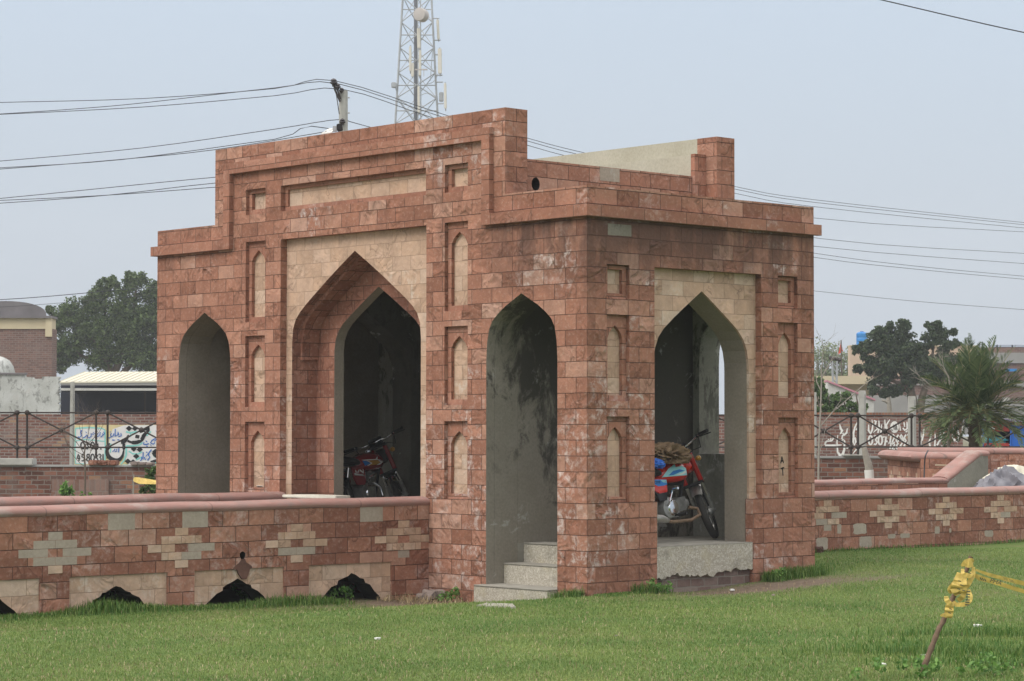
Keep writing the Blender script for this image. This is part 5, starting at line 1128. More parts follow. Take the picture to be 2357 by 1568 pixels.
def wire(label, pts, r=.0105, depth=None, group=WG):
    dz = depth or (lambda x: float(np.interp(x, [-300, 780, 2357, 2800], [69, 59.8, 105, 118])))
    pts = [(pts[0][0] - 250, pts[0][1] + (pts[0][1] - pts[1][1]) / max(1, pts[1][0] - pts[0][0]) * 200)] + list(pts); e0, e1 = pts[-2], pts[-1]
    if e1[0] > 2300: pts.append((e1[0] + 250, e1[1] + (e1[1] - e0[1]) / (e1[0] - e0[0]) * 220))
    P = [at_depth(x, y, dz(x)) for x, y in pts]; P = [Vector(q) for q in curve_pts([tuple(p) for p in P], 4)]
    c = tuple(P[len(P) // 2]); o = MB().tube(P, r, 5).build('power_line', M['wire'], origin=c, smooth=180); return tag(o, label, 'power line', group)
wire('topmost power line, over the top insulator of the concrete pole', [(0, 236), (330, 227), (633, 204), (770, 186), (1032, 267), (1216, 318.7), (1345, 352), (1691, 429.4), (1874, 460), (2357, 512.5)])
wire('power line over the second insulator of the concrete pole', [(0, 262.5), (185, 250), (330, 237), (633, 202.5), (778, 193), (1015, 268.6), (1216, 325.3), (1345, 359), (1691, 435.3), (1874, 466), (2357, 517.5)])
wire('power line over the third insulator, level with the pole top', [(0, 263.5), (330, 246.5), (633, 220.5), (787, 205.5), (996, 271.5), (1216, 335.2), (1345, 369), (1691, 445), (1874, 476), (2357, 525)])
wire('power line over the lowest insulator on the pole', [(0, 371), (330, 340.5), (633, 297.5), (788, 275), (852, 293), (1300, 398), (1874, 502), (2357, 534)])
wire('power line crossing the cornice end on the right, below the four upper lines', [(0, 386.5), (281, 367.5), (633, 320.5), (786, 300), (1300, 440), (1890, 549.6), (2357, 583.5)])
wire('power line just below the cornice end on the right', [(0, 457), (497, 408), (790, 388), (1300, 476), (1874, 567), (2357, 607)])
wire('upper one of the two lowest twisted power lines', [(0, 461.5), (248, 449.5), (497, 431), (790, 408), (1300, 492), (1874, 583), (2100, 612), (2357, 636)])
wire('lower one of the two lowest twisted power lines', [(0, 468), (248, 449.5), (497, 421.5), (790, 400), (1300, 500), (1874, 592.5), (2100, 619), (2357, 643)])
wire('power line that ends at the pole behind the screen top', [(0, 389.5), (281, 367), (497, 344.5), (740, 305), (788, 297)])
wire('cable crossing in front of the left tree', [(0, 690), (115, 682), (365, 660.5), (700, 640), (1100, 648)], .010, lambda x: 62)
wire('thinner cable just below the one across the left tree', [(0, 707), (115, 699.5), (365, 679), (700, 660), (1100, 668)], .006, lambda x: 62)
wire('faint lowest wire in the sky on the right', [(1500, 630), (1876, 670), (2100, 693), (2357, 713)], .007, lambda x: 75)
wire('dark cable crossing the upper right corner of the sky', [(1700, -75), (2029, 0), (2200, 40), (2357, 75)], .008, lambda x: 30)

tw = Place('telecom_tower', 'tall steel lattice telecom tower with antennas behind the gatehouse', 'tower', 965, 150)
TW = lambda x, y: (690.5 + .2442 * x, .2442 * y)
def tpt(x, y, back=0.0): return tw.at(*TW(x, y), 150 + back)
yb, yt = 3900, -900
def leg(y, k):     # three legs: left, right at the front, one behind
    l = 968 - (y) * .0603; r = 1240 + y * .0523
    return (tpt(l, y), tpt(r, y), tpt((l + r) / 2 - 8, y, 2.6 * (r - l) / 340))[k]
for k in range(3): tw.part(MB().tube([leg(yb, k), leg(yt, k)], .075 if k < 2 else .10, 6), 'leg', M['galv'])
ys = [-640, -395, -150, 90, 330, 570, 805, 1045, 1290, 1540, 1800, 2070, 2350, 2650, 2970, 3310, 3680]
m = MB(); m2 = MB()
for y in ys:
    for i, j in ((0, 1), (1, 2), (2, 0)): m.tube([leg(y, i), leg(y, j)], .035, 4)
for y0, y1 in zip(ys, ys[1:]):
    mid = (y0 + y1) / 2
    for i, j in ((0, 1), (1, 2), (2, 0)):
        m2.tube([leg(mid, i), leg(y0, i).lerp(leg(y0, j), .5)], .032, 4); m2.tube([leg(mid, j), leg(y0, i).lerp(leg(y0, j), .5)], .032, 4)
        m2.tube([leg(mid, i), leg(y1, i).lerp(leg(y1, j), .5)], .032, 4); m2.tube([leg(mid, j), leg(y1, i).lerp(leg(y1, j), .5)], .032, 4)
tw.part(m, 'horizontal_struts', M['galv']); tw.part(m2, 'diagonal_braces', M['galv'])
m = MB(); m.tube([tpt(1120, yb, .6), tpt(1105, yt, .6)], .04, 5); m.tube([tpt(1150, yb, .6), tpt(1132, yt, .6)], .04, 5)
for y in range(yt, yb, 62): m.tube([tpt(1108, y, .6), tpt(1138, y, .6)], .018, 4)
tw.part(m, 'ladder', M['galv'])
m = MB(); m.tube([tpt(1085, yb, 1.6), tpt(1092, yt, 1.6)], .13, 6); tw.part(m, 'cable_run', plain('grey cable run', (.13, .14, .16), .7))
c = tpt(1160, 150, -1.0); r = abs(tpt(1223, 150).x - tpt(1160, 150).x)
m = MB(); m.lathe([(r * .98, 0), (r, .08), (r, .55), (r * .93, .62), (.05, .66)], (0, 0, 0), 'y', 24)
rot = Matrix.Translation(c) @ Matrix.Rotation(R(-22), 4, 'Z') @ Matrix.Rotation(R(180), 4, 'Z'); m.v = [tuple(rot @ Vector(p)) for p in m.v]
ds = tw.part(m, 'dish', M['dish'], smooth=40); m = MB(); q = tpt(1165, 120, -1.75); m.tube([(q.x + .2, q.y, q.z), (q.x + .2, q.y - .02, q.z)], .12, 10)
def antenna(x0, y0, x1, y1, w, tone='antenna', depth=-.6):
    a, b = tpt(x0, y0, depth), tpt(x1, y1, depth); ww = abs(tpt(x0 + w, y0).x - tpt(x0, y0).x) / 2
    m = MB(); d = (b - a) / 2; m.obox((a + b) / 2, (ww, 0, 0), (0, .09, 0), tuple(d)); o = tw.part(m, 'panel_antenna', M[tone], bevel=.03)
    m = MB(); back = Vector((0, .22, 0)); m.tube([a.lerp(b, -.06) + back, a.lerp(b, 1.08) + back], .045, 6)
    for t in (.12, .88): m.tube([a.lerp(b, t), a.lerp(b, t) + back * 1.6], .03, 5)
    tw.part(m, 'mounting_pipe', M['galv'], parent=o)
for q in ((1117, 268, 1122, 456, 32), (1132, 474, 1130, 716, 24), (1118, 815, 1120, 1062, 22), (1040, 436, 1040, 672, 22), (1061, 598, 1061, 724, 27), (1297, 186, 1306, 372, 24), (1316, 458, 1320, 696, 36), (1368, 786, 1372, 1026, 24)): antenna(*q)
m = MB()
for x, y in ((1250, 174), (1262, 380), (1275, 517), (1280, 710), (1285, 775), (1290, 978)): m.tube([tpt(x, y), tpt(x + 62, y, -.5)], .04, 5)
for s in ([(900, 830), (930, 920), (985, 1010), (1080, 1130)], [(1300, 700), (1260, 770), (1180, 800)], [(1280, 930), (1200, 880), (1140, 900)], [(1262, 380), (1240, 600), (1230, 760)]): m.tube([tpt(*p, -.3) for p in curve_pts(s, 4)], .022, 4)
tw.part(m, 'outriggers_and_cables', M['galv'])
a, b = tpt(860, 825, -.5), tpt(908, 775, -.5); m = MB().box(a.x, b.x, a.y, a.y + .35, a.z, b.z); tw.part(m, 'radio_unit', M['galv'], bevel=.04)
a, b = tpt(1310, 955, -.4), tpt(1352, 868, -.4); m = MB().box(a.x, b.x, a.y, a.y + .3, a.z, b.z); tw.part(m, 'radio_unit', M['galv'], bevel=.04)
a, b = tpt(1082, 662, -.7), tpt(1202, 650, -.7); m = MB().box(a.x, b.x, a.y, a.y + .08, a.z, b.z); a, b = tpt(1165, 720, -.7), tpt(1170, 660, -.7); m.box(a.x, b.x, a.y, a.y + .05, a.z, b.z); tw.part(m, 'yagi_antenna', M['dish'])

# ------------------------------------------------------------------ trees and plants
def leaves_mesh(name, mat, parent, clusters, size, seed, aspect=.5, droop=.0):
    """one mesh of many small leaf faces; clusters are (centre, radius, count) in local coordinates"""
    rng = np.random.default_rng(seed); cs = []; 
    for c, r, n in clusters:
        d = rng.normal(size=(n, 3)); d /= np.linalg.norm(d, axis=1)[:, None] + 1e-9
        rad = rng.random(n) ** .42; cs.append(np.asarray(c)[None, :] + d * (rad * r)[:, None] if np.isscalar(r) else np.asarray(c)[None, :] + d * rad[:, None] * np.asarray(r)[None, :])
    c = np.concatenate(cs); n = len(c)
    a = rng.normal(size=(n, 3)); a[:, 2] -= droop; a /= np.linalg.norm(a, axis=1)[:, None]
    b = rng.normal(size=(n, 3)); b -= (b * a).sum(1)[:, None] * a; b /= np.linalg.norm(b, axis=1)[:, None]
    s = size * (.6 + .8 * rng.random(n))[:, None]
    p = np.stack([c - a * s * .5, c + b * s * aspect * .5, c + a * s * .5, c - b * s * aspect * .5], 1).reshape(-1, 3)
    me = bpy.data.meshes.new(name); me.vertices.add(4 * n); me.vertices.foreach_set('co', p.ravel())
    me.loops.add(4 * n); me.loops.foreach_set('vertex_index', np.arange(4 * n, dtype=np.int32)); me.polygons.add(n); me.polygons.foreach_set('loop_start', np.arange(0, 4 * n, 4, dtype=np.int32))
    me.update(calc_edges=True); me.materials.append(mat)
    uv = me.uv_layers.new(name='UVMap'); t = np.repeat(rng.random(n), 4); uv.data.foreach_set('uv', np.stack([t, t], 1).ravel())
    o = bpy.data.objects.new(name, me); COL.objects.link(o)
    if parent: o.parent = parent
    return o
def crown_from(place, pix, mat, size, seed, per=26, sub=9, name='crown', dspread=1.0, clump=.36):
    rng = np.random.default_rng(seed); cl = []
    for x, y, r in pix:
        c = place.at(x, y); R_ = place.at(x + r, y).x - c.x
        for _ in range(int(sub * max(1, (r / 22) ** 1.4))):
            d = rng.normal(size=3); d /= np.linalg.norm(d); k = rng.random() ** .4
            cc = (c.x + d[0] * R_ * k, c.y + d[1] * R_ * k * dspread, c.z + d[2] * R_ * k); rr = R_ * clump * (.55 + .7 * rng.random())
            cl.append((cc, (rr, rr, rr * .75), int(per * (.6 + .8 * rng.random()))))
    return leaves_mesh(name, mat, place.root, cl, size, seed)
def branch(m, p, d, length, r, level, rng, spread=.5, up=.15, kids=3):
    n = 4; pts = [p.copy()]; dd = d.copy()
    for i in range(n):
        dd = (dd + Vector(rng.normal(size=3) * .13) + Vector((0, 0, up * .3))).normalized(); pts.append(pts[-1] + dd * length / n)
    m.tube(pts, [r * (1 - .55 * i / n) for i in range(n + 1)], 5 if level else 6)
    if level <= 0: return
    for k in range(kids):
        i = 2 + rng.integers(0, 3); i = min(i, n); nd = (dd + Vector(rng.normal(size=3)) * spread).normalized()
        branch(m, pts[i], nd, length * (.6 + .25 * rng.random()), r * .5, level - 1, rng, spread, up, kids)

t1 = Place('tree', 'large dark green tree behind the cream roofed shed, left', 'tree', 262, 130)
crown_from(t1, [(243, 662, 24), (262, 650, 14), (312, 652, 26), (300, 640, 14), (352, 672, 26), (280, 702, 36), (215, 695, 30), (168, 722, 32), (130, 745, 27), (112, 712, 10), (185, 760, 36), (230, 760, 46), (310, 745, 48), (365, 730, 42), (400, 770, 45), (165, 800, 38), (240, 815, 40), (330, 815, 46), (128, 800, 24), (385, 830, 40), (290, 790, 40), (142, 835, 22), (420, 700, 40)], M['leafdark'], .17, 21, per=70, sub=22, clump=.52)
m = MB(); rng = np.random.default_rng(3); b0 = t1.at(268, 985); m.tube([b0, t1.at(255, 860), t1.at(238, 812), t1.at(205, 770)], [.32, .26, .18, .10], 8); m.tube([t1.at(258, 870), t1.at(290, 800), t1.at(310, 720), t1.at(313, 660)], [.24, .18, .12, .05], 7); m.tube([t1.at(262, 880), t1.at(340, 800), t1.at(370, 740)], [.2, .12, .06], 6); m.tube([t1.at(238, 812), t1.at(240, 740), t1.at(246, 670)], [.14, .1, .04], 6)
m.tube([t1.at(250, 850), t1.at(180, 815), t1.at(140, 770)], [.16, .1, .05], 6); t1.part(m, 'trunk', M['bark'], smooth=60)

t2 = Place('tree', 'dark leafy tree with forked trunk in front of the peach house, right', 'tree', 2099, 100)
crown_from(t2, [(2030, 768, 17), (2048, 752, 10), (2078, 752, 15), (2076, 765, 20), (2010, 788, 22), (2045, 792, 28), (2085, 795, 24), (1990, 803, 16), (1972, 807, 10), (2003, 835, 22), (1975, 850, 10), (2040, 835, 34), (2085, 838, 30), (2015, 868, 20), (2008, 895, 13), (2050, 862, 26), (2120, 825, 24), (2142, 755, 12), (2140, 782, 20), (2158, 750, 10), (2166, 768, 17), (2178, 795, 20), (2195, 765, 8), (2198, 790, 12), (2115, 860, 26), (2060, 900, 14), (2035, 905, 10), (2085, 882, 20), (2160, 830, 22), (2150, 860, 20), (2110, 805, 22), (2130, 840, 26), (2100, 832, 26), (2180, 830, 22), (2170, 858, 20), (2200, 832, 16), (2065, 815, 30), (2100, 860, 24)], M['leafblue'], .135, 22, per=60, sub=17, clump=.62)
m = MB(); m.tube([t2.at(2104, 985), t2.at(2100, 920), t2.at(2094, 890), t2.at(2070, 850), t2.at(2045, 800)], [.24, .2, .17, .1, .05], 8); m.tube([t2.at(2094, 893), t2.at(2088, 840), t2.at(2076, 765)], [.14, .09, .04], 6); m.tube([t2.at(2112, 985), t2.at(2122, 915), t2.at(2140, 860), t2.at(2150, 790)], [.2, .16, .1, .04], 7); m.tube([t2.at(2096, 900), t2.at(2030, 862), t2.at(2000, 845)], [.1, .06, .03], 6); t2.part(m, 'trunk', M['bark'], smooth=60)
t2b = Place('tree', 'small leaning dead tree with forked pale branches before the grey yard wall', 'tree', 2046, 104)
m = MB(); m.tube([t2b.at(2050, 985), t2b.at(2047, 935), t2b.at(2044, 912), t2b.at(2050, 900), t2b.at(2054, 893)], [.13, .11, .09, .06, .03], 7); m.tube([t2b.at(2047, 930), t2b.at(2038, 924), t2b.at(2030, 922)], [.08, .06, .04], 6); t2b.part(m, 'trunk', M['palebark'], smooth=60)
rng = np.random.default_rng(12); m = MB()
for q in ((2052, 898), (2046, 908), (2032, 922)): branch(m, t2b.at(*q), Vector((rng.normal() * .5, .2, .8)).normalized(), .35, .025, 1, rng)
t2b.part(m, 'twigs', M['palebark'])

wi = Place('willow', 'pale feathery tree with thin upright twigs behind the cream house', 'tree', 1915, 150)
m = MB(); rng = np.random.default_rng(5); cl = []
for i in range(34):
    x = 1868 + 92 * i / 33 + rng.normal() * 2; top = 795 + 26 * abs((x - 1905) / 50) + rng.normal() * 7; lean = rng.normal() * 9
    a, b, c = wi.at(x, 900), wi.at(x + lean * .5, 850), wi.at(x + lean, top); m.tube([a, b, c], [.06, .04, .012], 4)
    for t in np.linspace(.15, .95, 8): p = b.lerp(c, t) if t > .4 else a.lerp(b, .4 + t); cl.append(((p.x + rng.normal() * .3, p.y + rng.normal() * .6, p.z), .42, 9))
for i in range(22): p = wi.at(1872 + 85 * i / 21, 870 - 12 * rng.random()); cl.append((tuple(p), .7, 40))
wi.part(m, 'branches', M['palebark']); leaves_mesh('foliage', M['leafpale'], wi.root, cl, .17, 31)
vb = Place('shrub', 'broad leafy green shrub with a few white scraps above the boundary wall, right', 'shrub', 1925, 72)
crown_from(vb, [(1884, 882, 14), (1880, 900, 14), (1895, 905, 22), (1925, 918, 18), (1945, 912, 12), (1905, 932, 22), (1940, 935, 22), (1968, 932, 18), (1985, 940, 14), (1880, 935, 16), (1960, 955, 18), (1915, 955, 22)], M['bush'], .17, 23, per=30, sub=9, name='foliage')
m = MB(); 
for x in (1885, 1910, 1945, 1975): m.tube([vb.at(x, 1010), vb.at(x + 3, 950), vb.at(x - 4, 910)], [.05, .04, .015], 5)
vb.part(m, 'stems', M['bark'])

# date palm
pa = Place('palm', 'date palm with a short rough trunk and spreading fronds before the three-wheeler', 'palm tree', 2245, 43)
m = MB(); zt = pa.at(2244, 952).z; rr_ = (pa.at(2258, 1000).x - pa.at(2232, 1000).x) / 2; cx = pa.at(2245, 1000).x; pts = []; rad = []
for i in range(29): t = i / 28; pts.append((cx - .02 * t, 0, zt * t)); rad.append(rr_ * (1.0 + .1 * (i % 2) + (.18 if i > 24 else 0)))
m.tube(pts, rad, 12); rng = np.random.default_rng(8)
for i in range(120):
    a = rng.random() * 6.28; z = zt * (.25 + .75 * rng.random()); d = Vector((math.cos(a), math.sin(a), 0)); c = Vector((cx, 0, z)) + d * rr_ * 1.02; m.obox(c, d.cross(ZU) * .035, (d + ZU * 1.2).normalized() * .045, d * .012)
pa.part(m, 'trunk', M['bark'])
FV, FF, FU = [], [], []; rach = MB(); rng = np.random.default_rng(17); base = Vector((cx, 0, zt + .02))
def frond(az, elev, length, curve, dry):
    p = base + Vector((math.cos(az), math.sin(az), 0)) * .05; d = Vector((math.cos(az) * math.cos(elev), math.sin(az) * math.cos(elev), math.sin(elev))); pts = [p.copy()]; n = 16
    for i in range(n):
        d = (d + Vector((0, 0, -curve / n * (.4 + 1.4 * i / n)))).normalized(); p = p + d * length / n; pts.append(p.copy())
    rach.tube(pts, [.014 * (1 - .8 * i / n) for i in range(n + 1)], 4)
    side = d.cross(ZU).normalized() if abs(d.z) < .98 else Vector((1, 0, 0))
    for i in range(26):
        t = .22 + .78 * i / 25; k = t * n; j = min(int(k), n - 1); q = pts[j].lerp(pts[j + 1], k - j); dr = (pts[j + 1] - pts[j]).normalized(); sd = dr.cross(ZU); sd = sd.normalized() if sd.length > .05 else side
        upv = sd.cross(dr).normalized(); ll = length * .30 * math.sin(math.pi * (.18 + .78 * t)) * (.85 + .3 * rng.random())
        for s in (-1, 1):
            v = (dr * .75 + sd * s * .62 + upv * (.34 + .15 * rng.normal())).normalized(); w = v.cross(upv).normalized() * (.012 + .005 * rng.random()); tip = q + v * ll + Vector((0, 0, -ll * .12)); mid = q + v * ll * .5
            b = len(FV); FV.extend([tuple(q), tuple(mid + w), tuple(tip), tuple(mid - w)]); FF.append((b, b + 1, b + 2, b + 3)); u = min(1, max(0, (.75 if dry else .38) + .25 * rng.normal())); FU.extend([u] * 4)
for i in range(84):
    t = i / 83; az = i * 2.39996 + rng.normal() * .15; frond(az, 1.45 - 1.65 * t ** .9 + rng.normal() * .07, 1.30 - .30 * t + .1 * rng.normal(), .45 + .85 * t, t > .8 and rng.random() < .7)
me = bpy.data.meshes.new('fronds'); me.from_pydata(FV, [], FF); me.materials.append(M['palmleaf']); uvl = me.uv_layers.new(name='UVMap'); uvl.data.foreach_set('uv', np.stack([FU, FU], 1).ravel()); o = bpy.data.objects.new('fronds', me); COL.objects.link(o); o.parent = pa.root
pa.part(rach, 'frond_stems', plain('frond stem', (.20, .19, .08), .7), parent=o)

def sapling(label, px, depth, spec, seed, mat='palebark', r=.022, leaf=None):
    s = Place('sapling', label, 'sapling', px, depth); rng = np.random.default_rng(seed); m = MB(); tr = [s.at(*q) for q in spec['trunk']]
    b = Vector((tr[0].x, 0, 0)); m.tube([b] + tr, [r * 1.3] + [r * (1 - .6 * i / len(tr)) for i in range(len(tr))], 6); s.part(m, 'trunk', M[mat], smooth=60); m = MB()
    for pts in spec.get('limbs', []): m.tube([s.at(*q) for q in pts], [r * .6 * (1 - .7 * i / len(pts)) for i in range(len(pts))], 5)
    for q, dx, dz, ln, lev in spec.get('twigs', []): branch(m, s.at(*q), Vector((dx, rng.normal() * .3, dz)).normalized(), ln, r * .36, lev, rng, .55, .25, 3)
    s.part(m, 'branches', M[mat]); return s
sapling('bare little tree in front of the painted sign, left', 195, 43, dict(trunk=[(196, 1140), (196, 1075), (194, 1045), (197, 1025)], twigs=[((194, 1045), -.7, 1, .45, 2), ((197, 1025), .5, 1, .5, 3), ((196, 1030), -.3, 1, .5, 3), ((196, 1075), -.9, .7, .5, 2), ((196, 1060), .8, .8, .4, 2), ((197, 1025), 1, .7, .5, 3), ((195, 1050), -1, .6, .4, 2)]), 41, 'bark', .02)
sapling('bare pale sapling with forked branches between the two concrete posts and the palm', 2185, 43, dict(trunk=[(2183, 1060), (2184, 1000), (2186, 940), (2189, 895), (2184, 870)], limbs=[[(2186, 940), (2170, 915), (2145, 890), (2120, 868)], [(2189, 895), (2200, 870), (2212, 855)], [(2184, 870), (2172, 845), (2160, 835)], [(2187, 925), (2205, 905), (2220, 890)]], twigs=[((2184, 870), -.5, 1, .35, 2), ((2200, 870), .4, 1, .3, 2), ((2170, 915), -.8, .7, .35, 2), ((2145, 890), -.8, .6, .35, 2), ((2189, 895), .2, 1, .35, 2), ((2172, 845), -.3, 1, .25, 2)]), 42, 'palebark', .025)
sapling('thin bare sapling close to the right edge of the gatehouse', 1888, 40, dict(trunk=[(1884, 1080), (1886, 1000), (1889, 940), (1891, 870), (1890, 845)], limbs=[[(1886, 985), (1915, 950), (1950, 920), (1990, 885), (2012, 868)], [(1891, 870), (1902, 850), (1915, 838)], [(1890, 900), (1880, 880), (1878, 860)]], twigs=[((1890, 845), .2, 1, .35, 2), ((1902, 850), .5, 1, .3, 2), ((1990, 885), .8, .6, .3, 1), ((1915, 950), .6, .8, .3, 1), ((1884, 1070), -.3, 1, .35, 2), ((1886, 1050), .6, 1, .4, 2)]), 43, 'palebark', .02)
def leafy(name, label, cat, px, depth, pix, mat, size, seed, per=24, sub=7):
    s = Place(name, label, cat, px, depth); crown_from(s, pix, M[mat], size, seed, per, sub, 'foliage'); m = MB()
    for x, y, r in pix[:5]: p = s.at(x, y); m.tube([(p.x * .6, 0, 0), (p.x * .85, p.y, p.z * .5), tuple(p)], [.012, .009, .004], 4)
    s.part(m, 'stems', M['weed']); return s
leafy('bush', 'bright green bush behind the yellow tape, left of the gatehouse', 'bush', 345, 41.5, [(345, 1085, 12), (352, 1100, 14), (345, 1120, 20), (362, 1125, 16), (330, 1128, 12), (358, 1080, 9), (338, 1110, 14)], 'bush', .06, 51, 30, 9)
leafy('plant', 'low broad leaved plant in front of the upright bricks, left', 'plant', 148, 41, [(148, 1122, 10), (140, 1132, 9), (157, 1130, 9), (148, 1136, 12)], 'weed', .13, 52, 9, 5)
leafy('plant', 'small yellowish weed at the foot of the bare little tree', 'plant', 180, 41, [(165, 1135, 7), (190, 1137, 6), (206, 1138, 5)], 'weed', .05, 53, 8, 5)

# yellow tape on a stick behind the path
ts = Place('marker_stick', 'thin pale stick at the left gatehouse edge carrying a yellow tape', 'stick', 308, 40.5)
ts.part(MB().tube([ts.at(306.5, 1150), ts.at(308, 1092)], [.014, .011], 6), 'shaft', M['palebark'])
m = MB(); tp_ = [(307, 1098, 1108), (320, 1099, 1114), (338, 1102, 1114.5), (366, 1107, 1115), (420, 1113, 1121)]
for i, (x, y0, y1) in enumerate(tp_): m.v += [tuple(ts.at(x, y0, 40.5 + .03 * (i % 2))), tuple(ts.at(x, y1, 40.46))]
m.f = [(2 * i, 2 * i + 2, 2 * i + 3, 2 * i + 1) for i in range(len(tp_) - 1)]; m.m = [0] * len(m.f)
o = ts.part(m, 'barrier_tape', M['tape'], parent=None); o.parent = None; o.matrix_world = root_matrix(ts.root); tag(o, 'yellow barrier tape stretched behind the left end of the gatehouse', 'tape')

# ------------------------------------------------------------------ things on the right-hand walls
tr3 = Place('three_wheeler', 'parked three-wheeler with lilac canopy edge and blue side panel, far right', 'auto rickshaw', 2330, 52)
m = MB(); q = [tr3.at(2252, 966), tr3.at(2300, 964), tr3.at(2450, 981), tr3.at(2450, 988), tr3.at(2300, 971), tr3.at(2252, 973)]; m.plate('y', -.1, 1.3, [(p.x, p.z) for p in q], ()); cn = tr3.part(m, 'canopy', M['redpanel'])
m = MB(); q = [tr3.at(2252, 965), tr3.at(2300, 963), tr3.at(2450, 979), tr3.at(2450, 983), tr3.at(2300, 967.5), tr3.at(2252, 968.5)]; m.plate('y', -.13, -.101, [(p.x, p.z) for p in q], ()); tr3.part(m, 'canopy_edge', M['lilac'], parent=cn)
tr3.part(tr3.box(2328, 2450, 980, 1046, 52, 52.06), 'side_panel', M['bluepanel'], bevel=.02); tr3.part(tr3.box(2283, 2327, 974, 993, 52.02, 52.06), 'upper_panel', M['redpanel'])
tr3.part(tr3.box(2262, 2327, 1020, 1056, 52.0, 53.1), 'front_body', M['redpanel'], bevel=.04); tr3.part(tr3.box(2266, 2326, 975, 1022, 52.9, 52.95), 'cab_back', M['darkroom'])
tr3.part(tr3.box(2270, 2322, 1006, 1020, 52.15, 52.8), 'bench', M['teal'], bevel=.05)
for x in (2262, 2326.5): a, b = tr3.at(x, 1030, 52.0), tr3.at(x + 1, 966, 52.0); tr3.part(MB().tube([a, b], .022, 6), 'roof_post', M['bluepanel'])
m = tr3.box(2266, 2290, 984, 988, 51.98, 52.0); tr3.part(m, 'white_trim', M['white'])
for x in (2300, 2395):
    c = tr3.at(x, 1066, 52.1); w = MB(); w.lathe([(.10, -.05), (.24, -.05), (.26, 0), (.24, .05), (.10, .05)], (c.x, c.y, max(.26, c.z)), 'y', 20); w = tr3.part(w, 'wheel', M['tyre'], smooth=40); k = MB(); k.lathe([(.02, -.055), (.11, -.052), (.11, .05)], (c.x, c.y, max(.26, c.z)), 'y', 14); tr3.part(k, 'hub', M['galv'], parent=w)
c = at_depth(2226, 974, 44.9); bag = crumple('plastic_bag', 'black plastic bag hanging from the fence left of the palm trunk', 'bag', c, (.07, .05, .13), M['black'], 6, folds=1.6, sub=3, depth=.2, pinch=.7)
c = at_depth(2225, 960, 44.9); crumple('plastic_bag', 'small red bundle tied on the fence above the black bag', 'bag', c, (.05, .04, .05), M['redpanel'], 9, folds=1.6, sub=3, depth=.2)

p0 = on_y(2305, 1113, 3.6); tpz = Vector((p0.x, 3.55, .40))
crumple('tarpaulin', 'crumpled grey tarpaulin heaped behind the right low wall', 'tarpaulin', tpz + Vector((0, 0, .30)), (.66, .50, .42), M['tarp'], 4, folds=1.25, depth=.34, pinch=.35, rot=.6)
s0 = on_y(2338, 1080, 4.15); crumple('sack', 'cream woven sack lying against the grey tarpaulin', 'sack', Vector((s0.x, 4.15, .74)), (.62, .34, .36), M['sack'], 12, folds=1.1, depth=.24, rot=-.75)
pk = at_depth(2179, 1071.5, 35.6); o = MB().obox((0, 0, 0), tuple(RT * .165 + Vector((0, 0, -.006))), tuple(FH * .05), (0, 0, .012)).build('plank', M['plank'], bevel=.004); o.location = pk; tag(o, 'short pale plank propped in front of the terrace wall, right', 'plank')
pk = at_depth(2206, 1072, 35.6); o = MB().lathe([(.02, -.07), (.045, -.06), (.045, .05), (.03, .06)], (0, 0, 0), 'x', 14).build('plastic_can', M['teal'], smooth=40); o.location = pk; o.rotation_euler = (0, R(-25), YAW); tag(o, 'small teal plastic can at the end of the pale plank', 'can')
hw = [at_depth(2136, 1037, 36.3), at_depth(2130, 1050, 36.2), at_depth(2128, 1070, 36.3), at_depth(2127, 1100, 36.3)]; o = MB().tube([Vector(q) for q in curve_pts([tuple(p) for p in hw], 5)], .011, 5).build('cable', M['wire'], origin=tuple(hw[1])); tag(o, 'dark cable hanging over the pink terrace coping', 'cable')
st_ = Place('tree_stump', 'leaning pruned tree stump with a white wrapped foot before the low brick wall, right', 'stump', 1996, 38)
st_.part(MB().tube([(st_.at(2002, 1110).x, 0, 0), st_.at(2000, 1075), st_.at(1992, 1045), st_.at(1989, 1030)], [.07, .065, .05, .04], 8), 'stem', M['palebark'], smooth=60)
m = MB(); a, b = st_.at(2001.5, 1103), st_.at(2000, 1062 + 20); m.tube([a, b], .075, 12); st_.part(m, 'white_wrap', M['paper'], smooth=40)

# ------------------------------------------------------------------ stick with yellow tape in the foreground
gp = gpt(2121, 1550); fk = Place('tape_stick', 'leaning bark stick in the lawn with yellow barrier tape knotted round its top', 'stick', 2121, (gp - EYE).dot(FH), z0=gp.z)
ST = lambda x, y: (1956.5 + .22938 * x, 1208.4 + .22938 * y); dS = fk.depth
spine = [fk.at(*ST(*q)) for q in ((705, 1520), (735, 1440), (800, 1290), (880, 1080), (960, 930), (1040, 730), (1120, 590), (1185, 440), (1225, 318))]; spine = [Vector((p.x, .03 * i / 8, p.z)) for i, p in enumerate(spine)]
m = MB(); sp_ = [Vector(q) for q in curve_pts([tuple(p) for p in spine], 4)]; n = len(sp_); rng = np.random.default_rng(2)
m.tube([p + Vector(rng.normal(size=3) * .0012) for p in sp_], [(.0195 - .005 * i / n) * (1 + .12 * rng.normal() * .6) for i in range(n)], 9); fk.part(m, 'shaft', M['stick'], smooth=70)
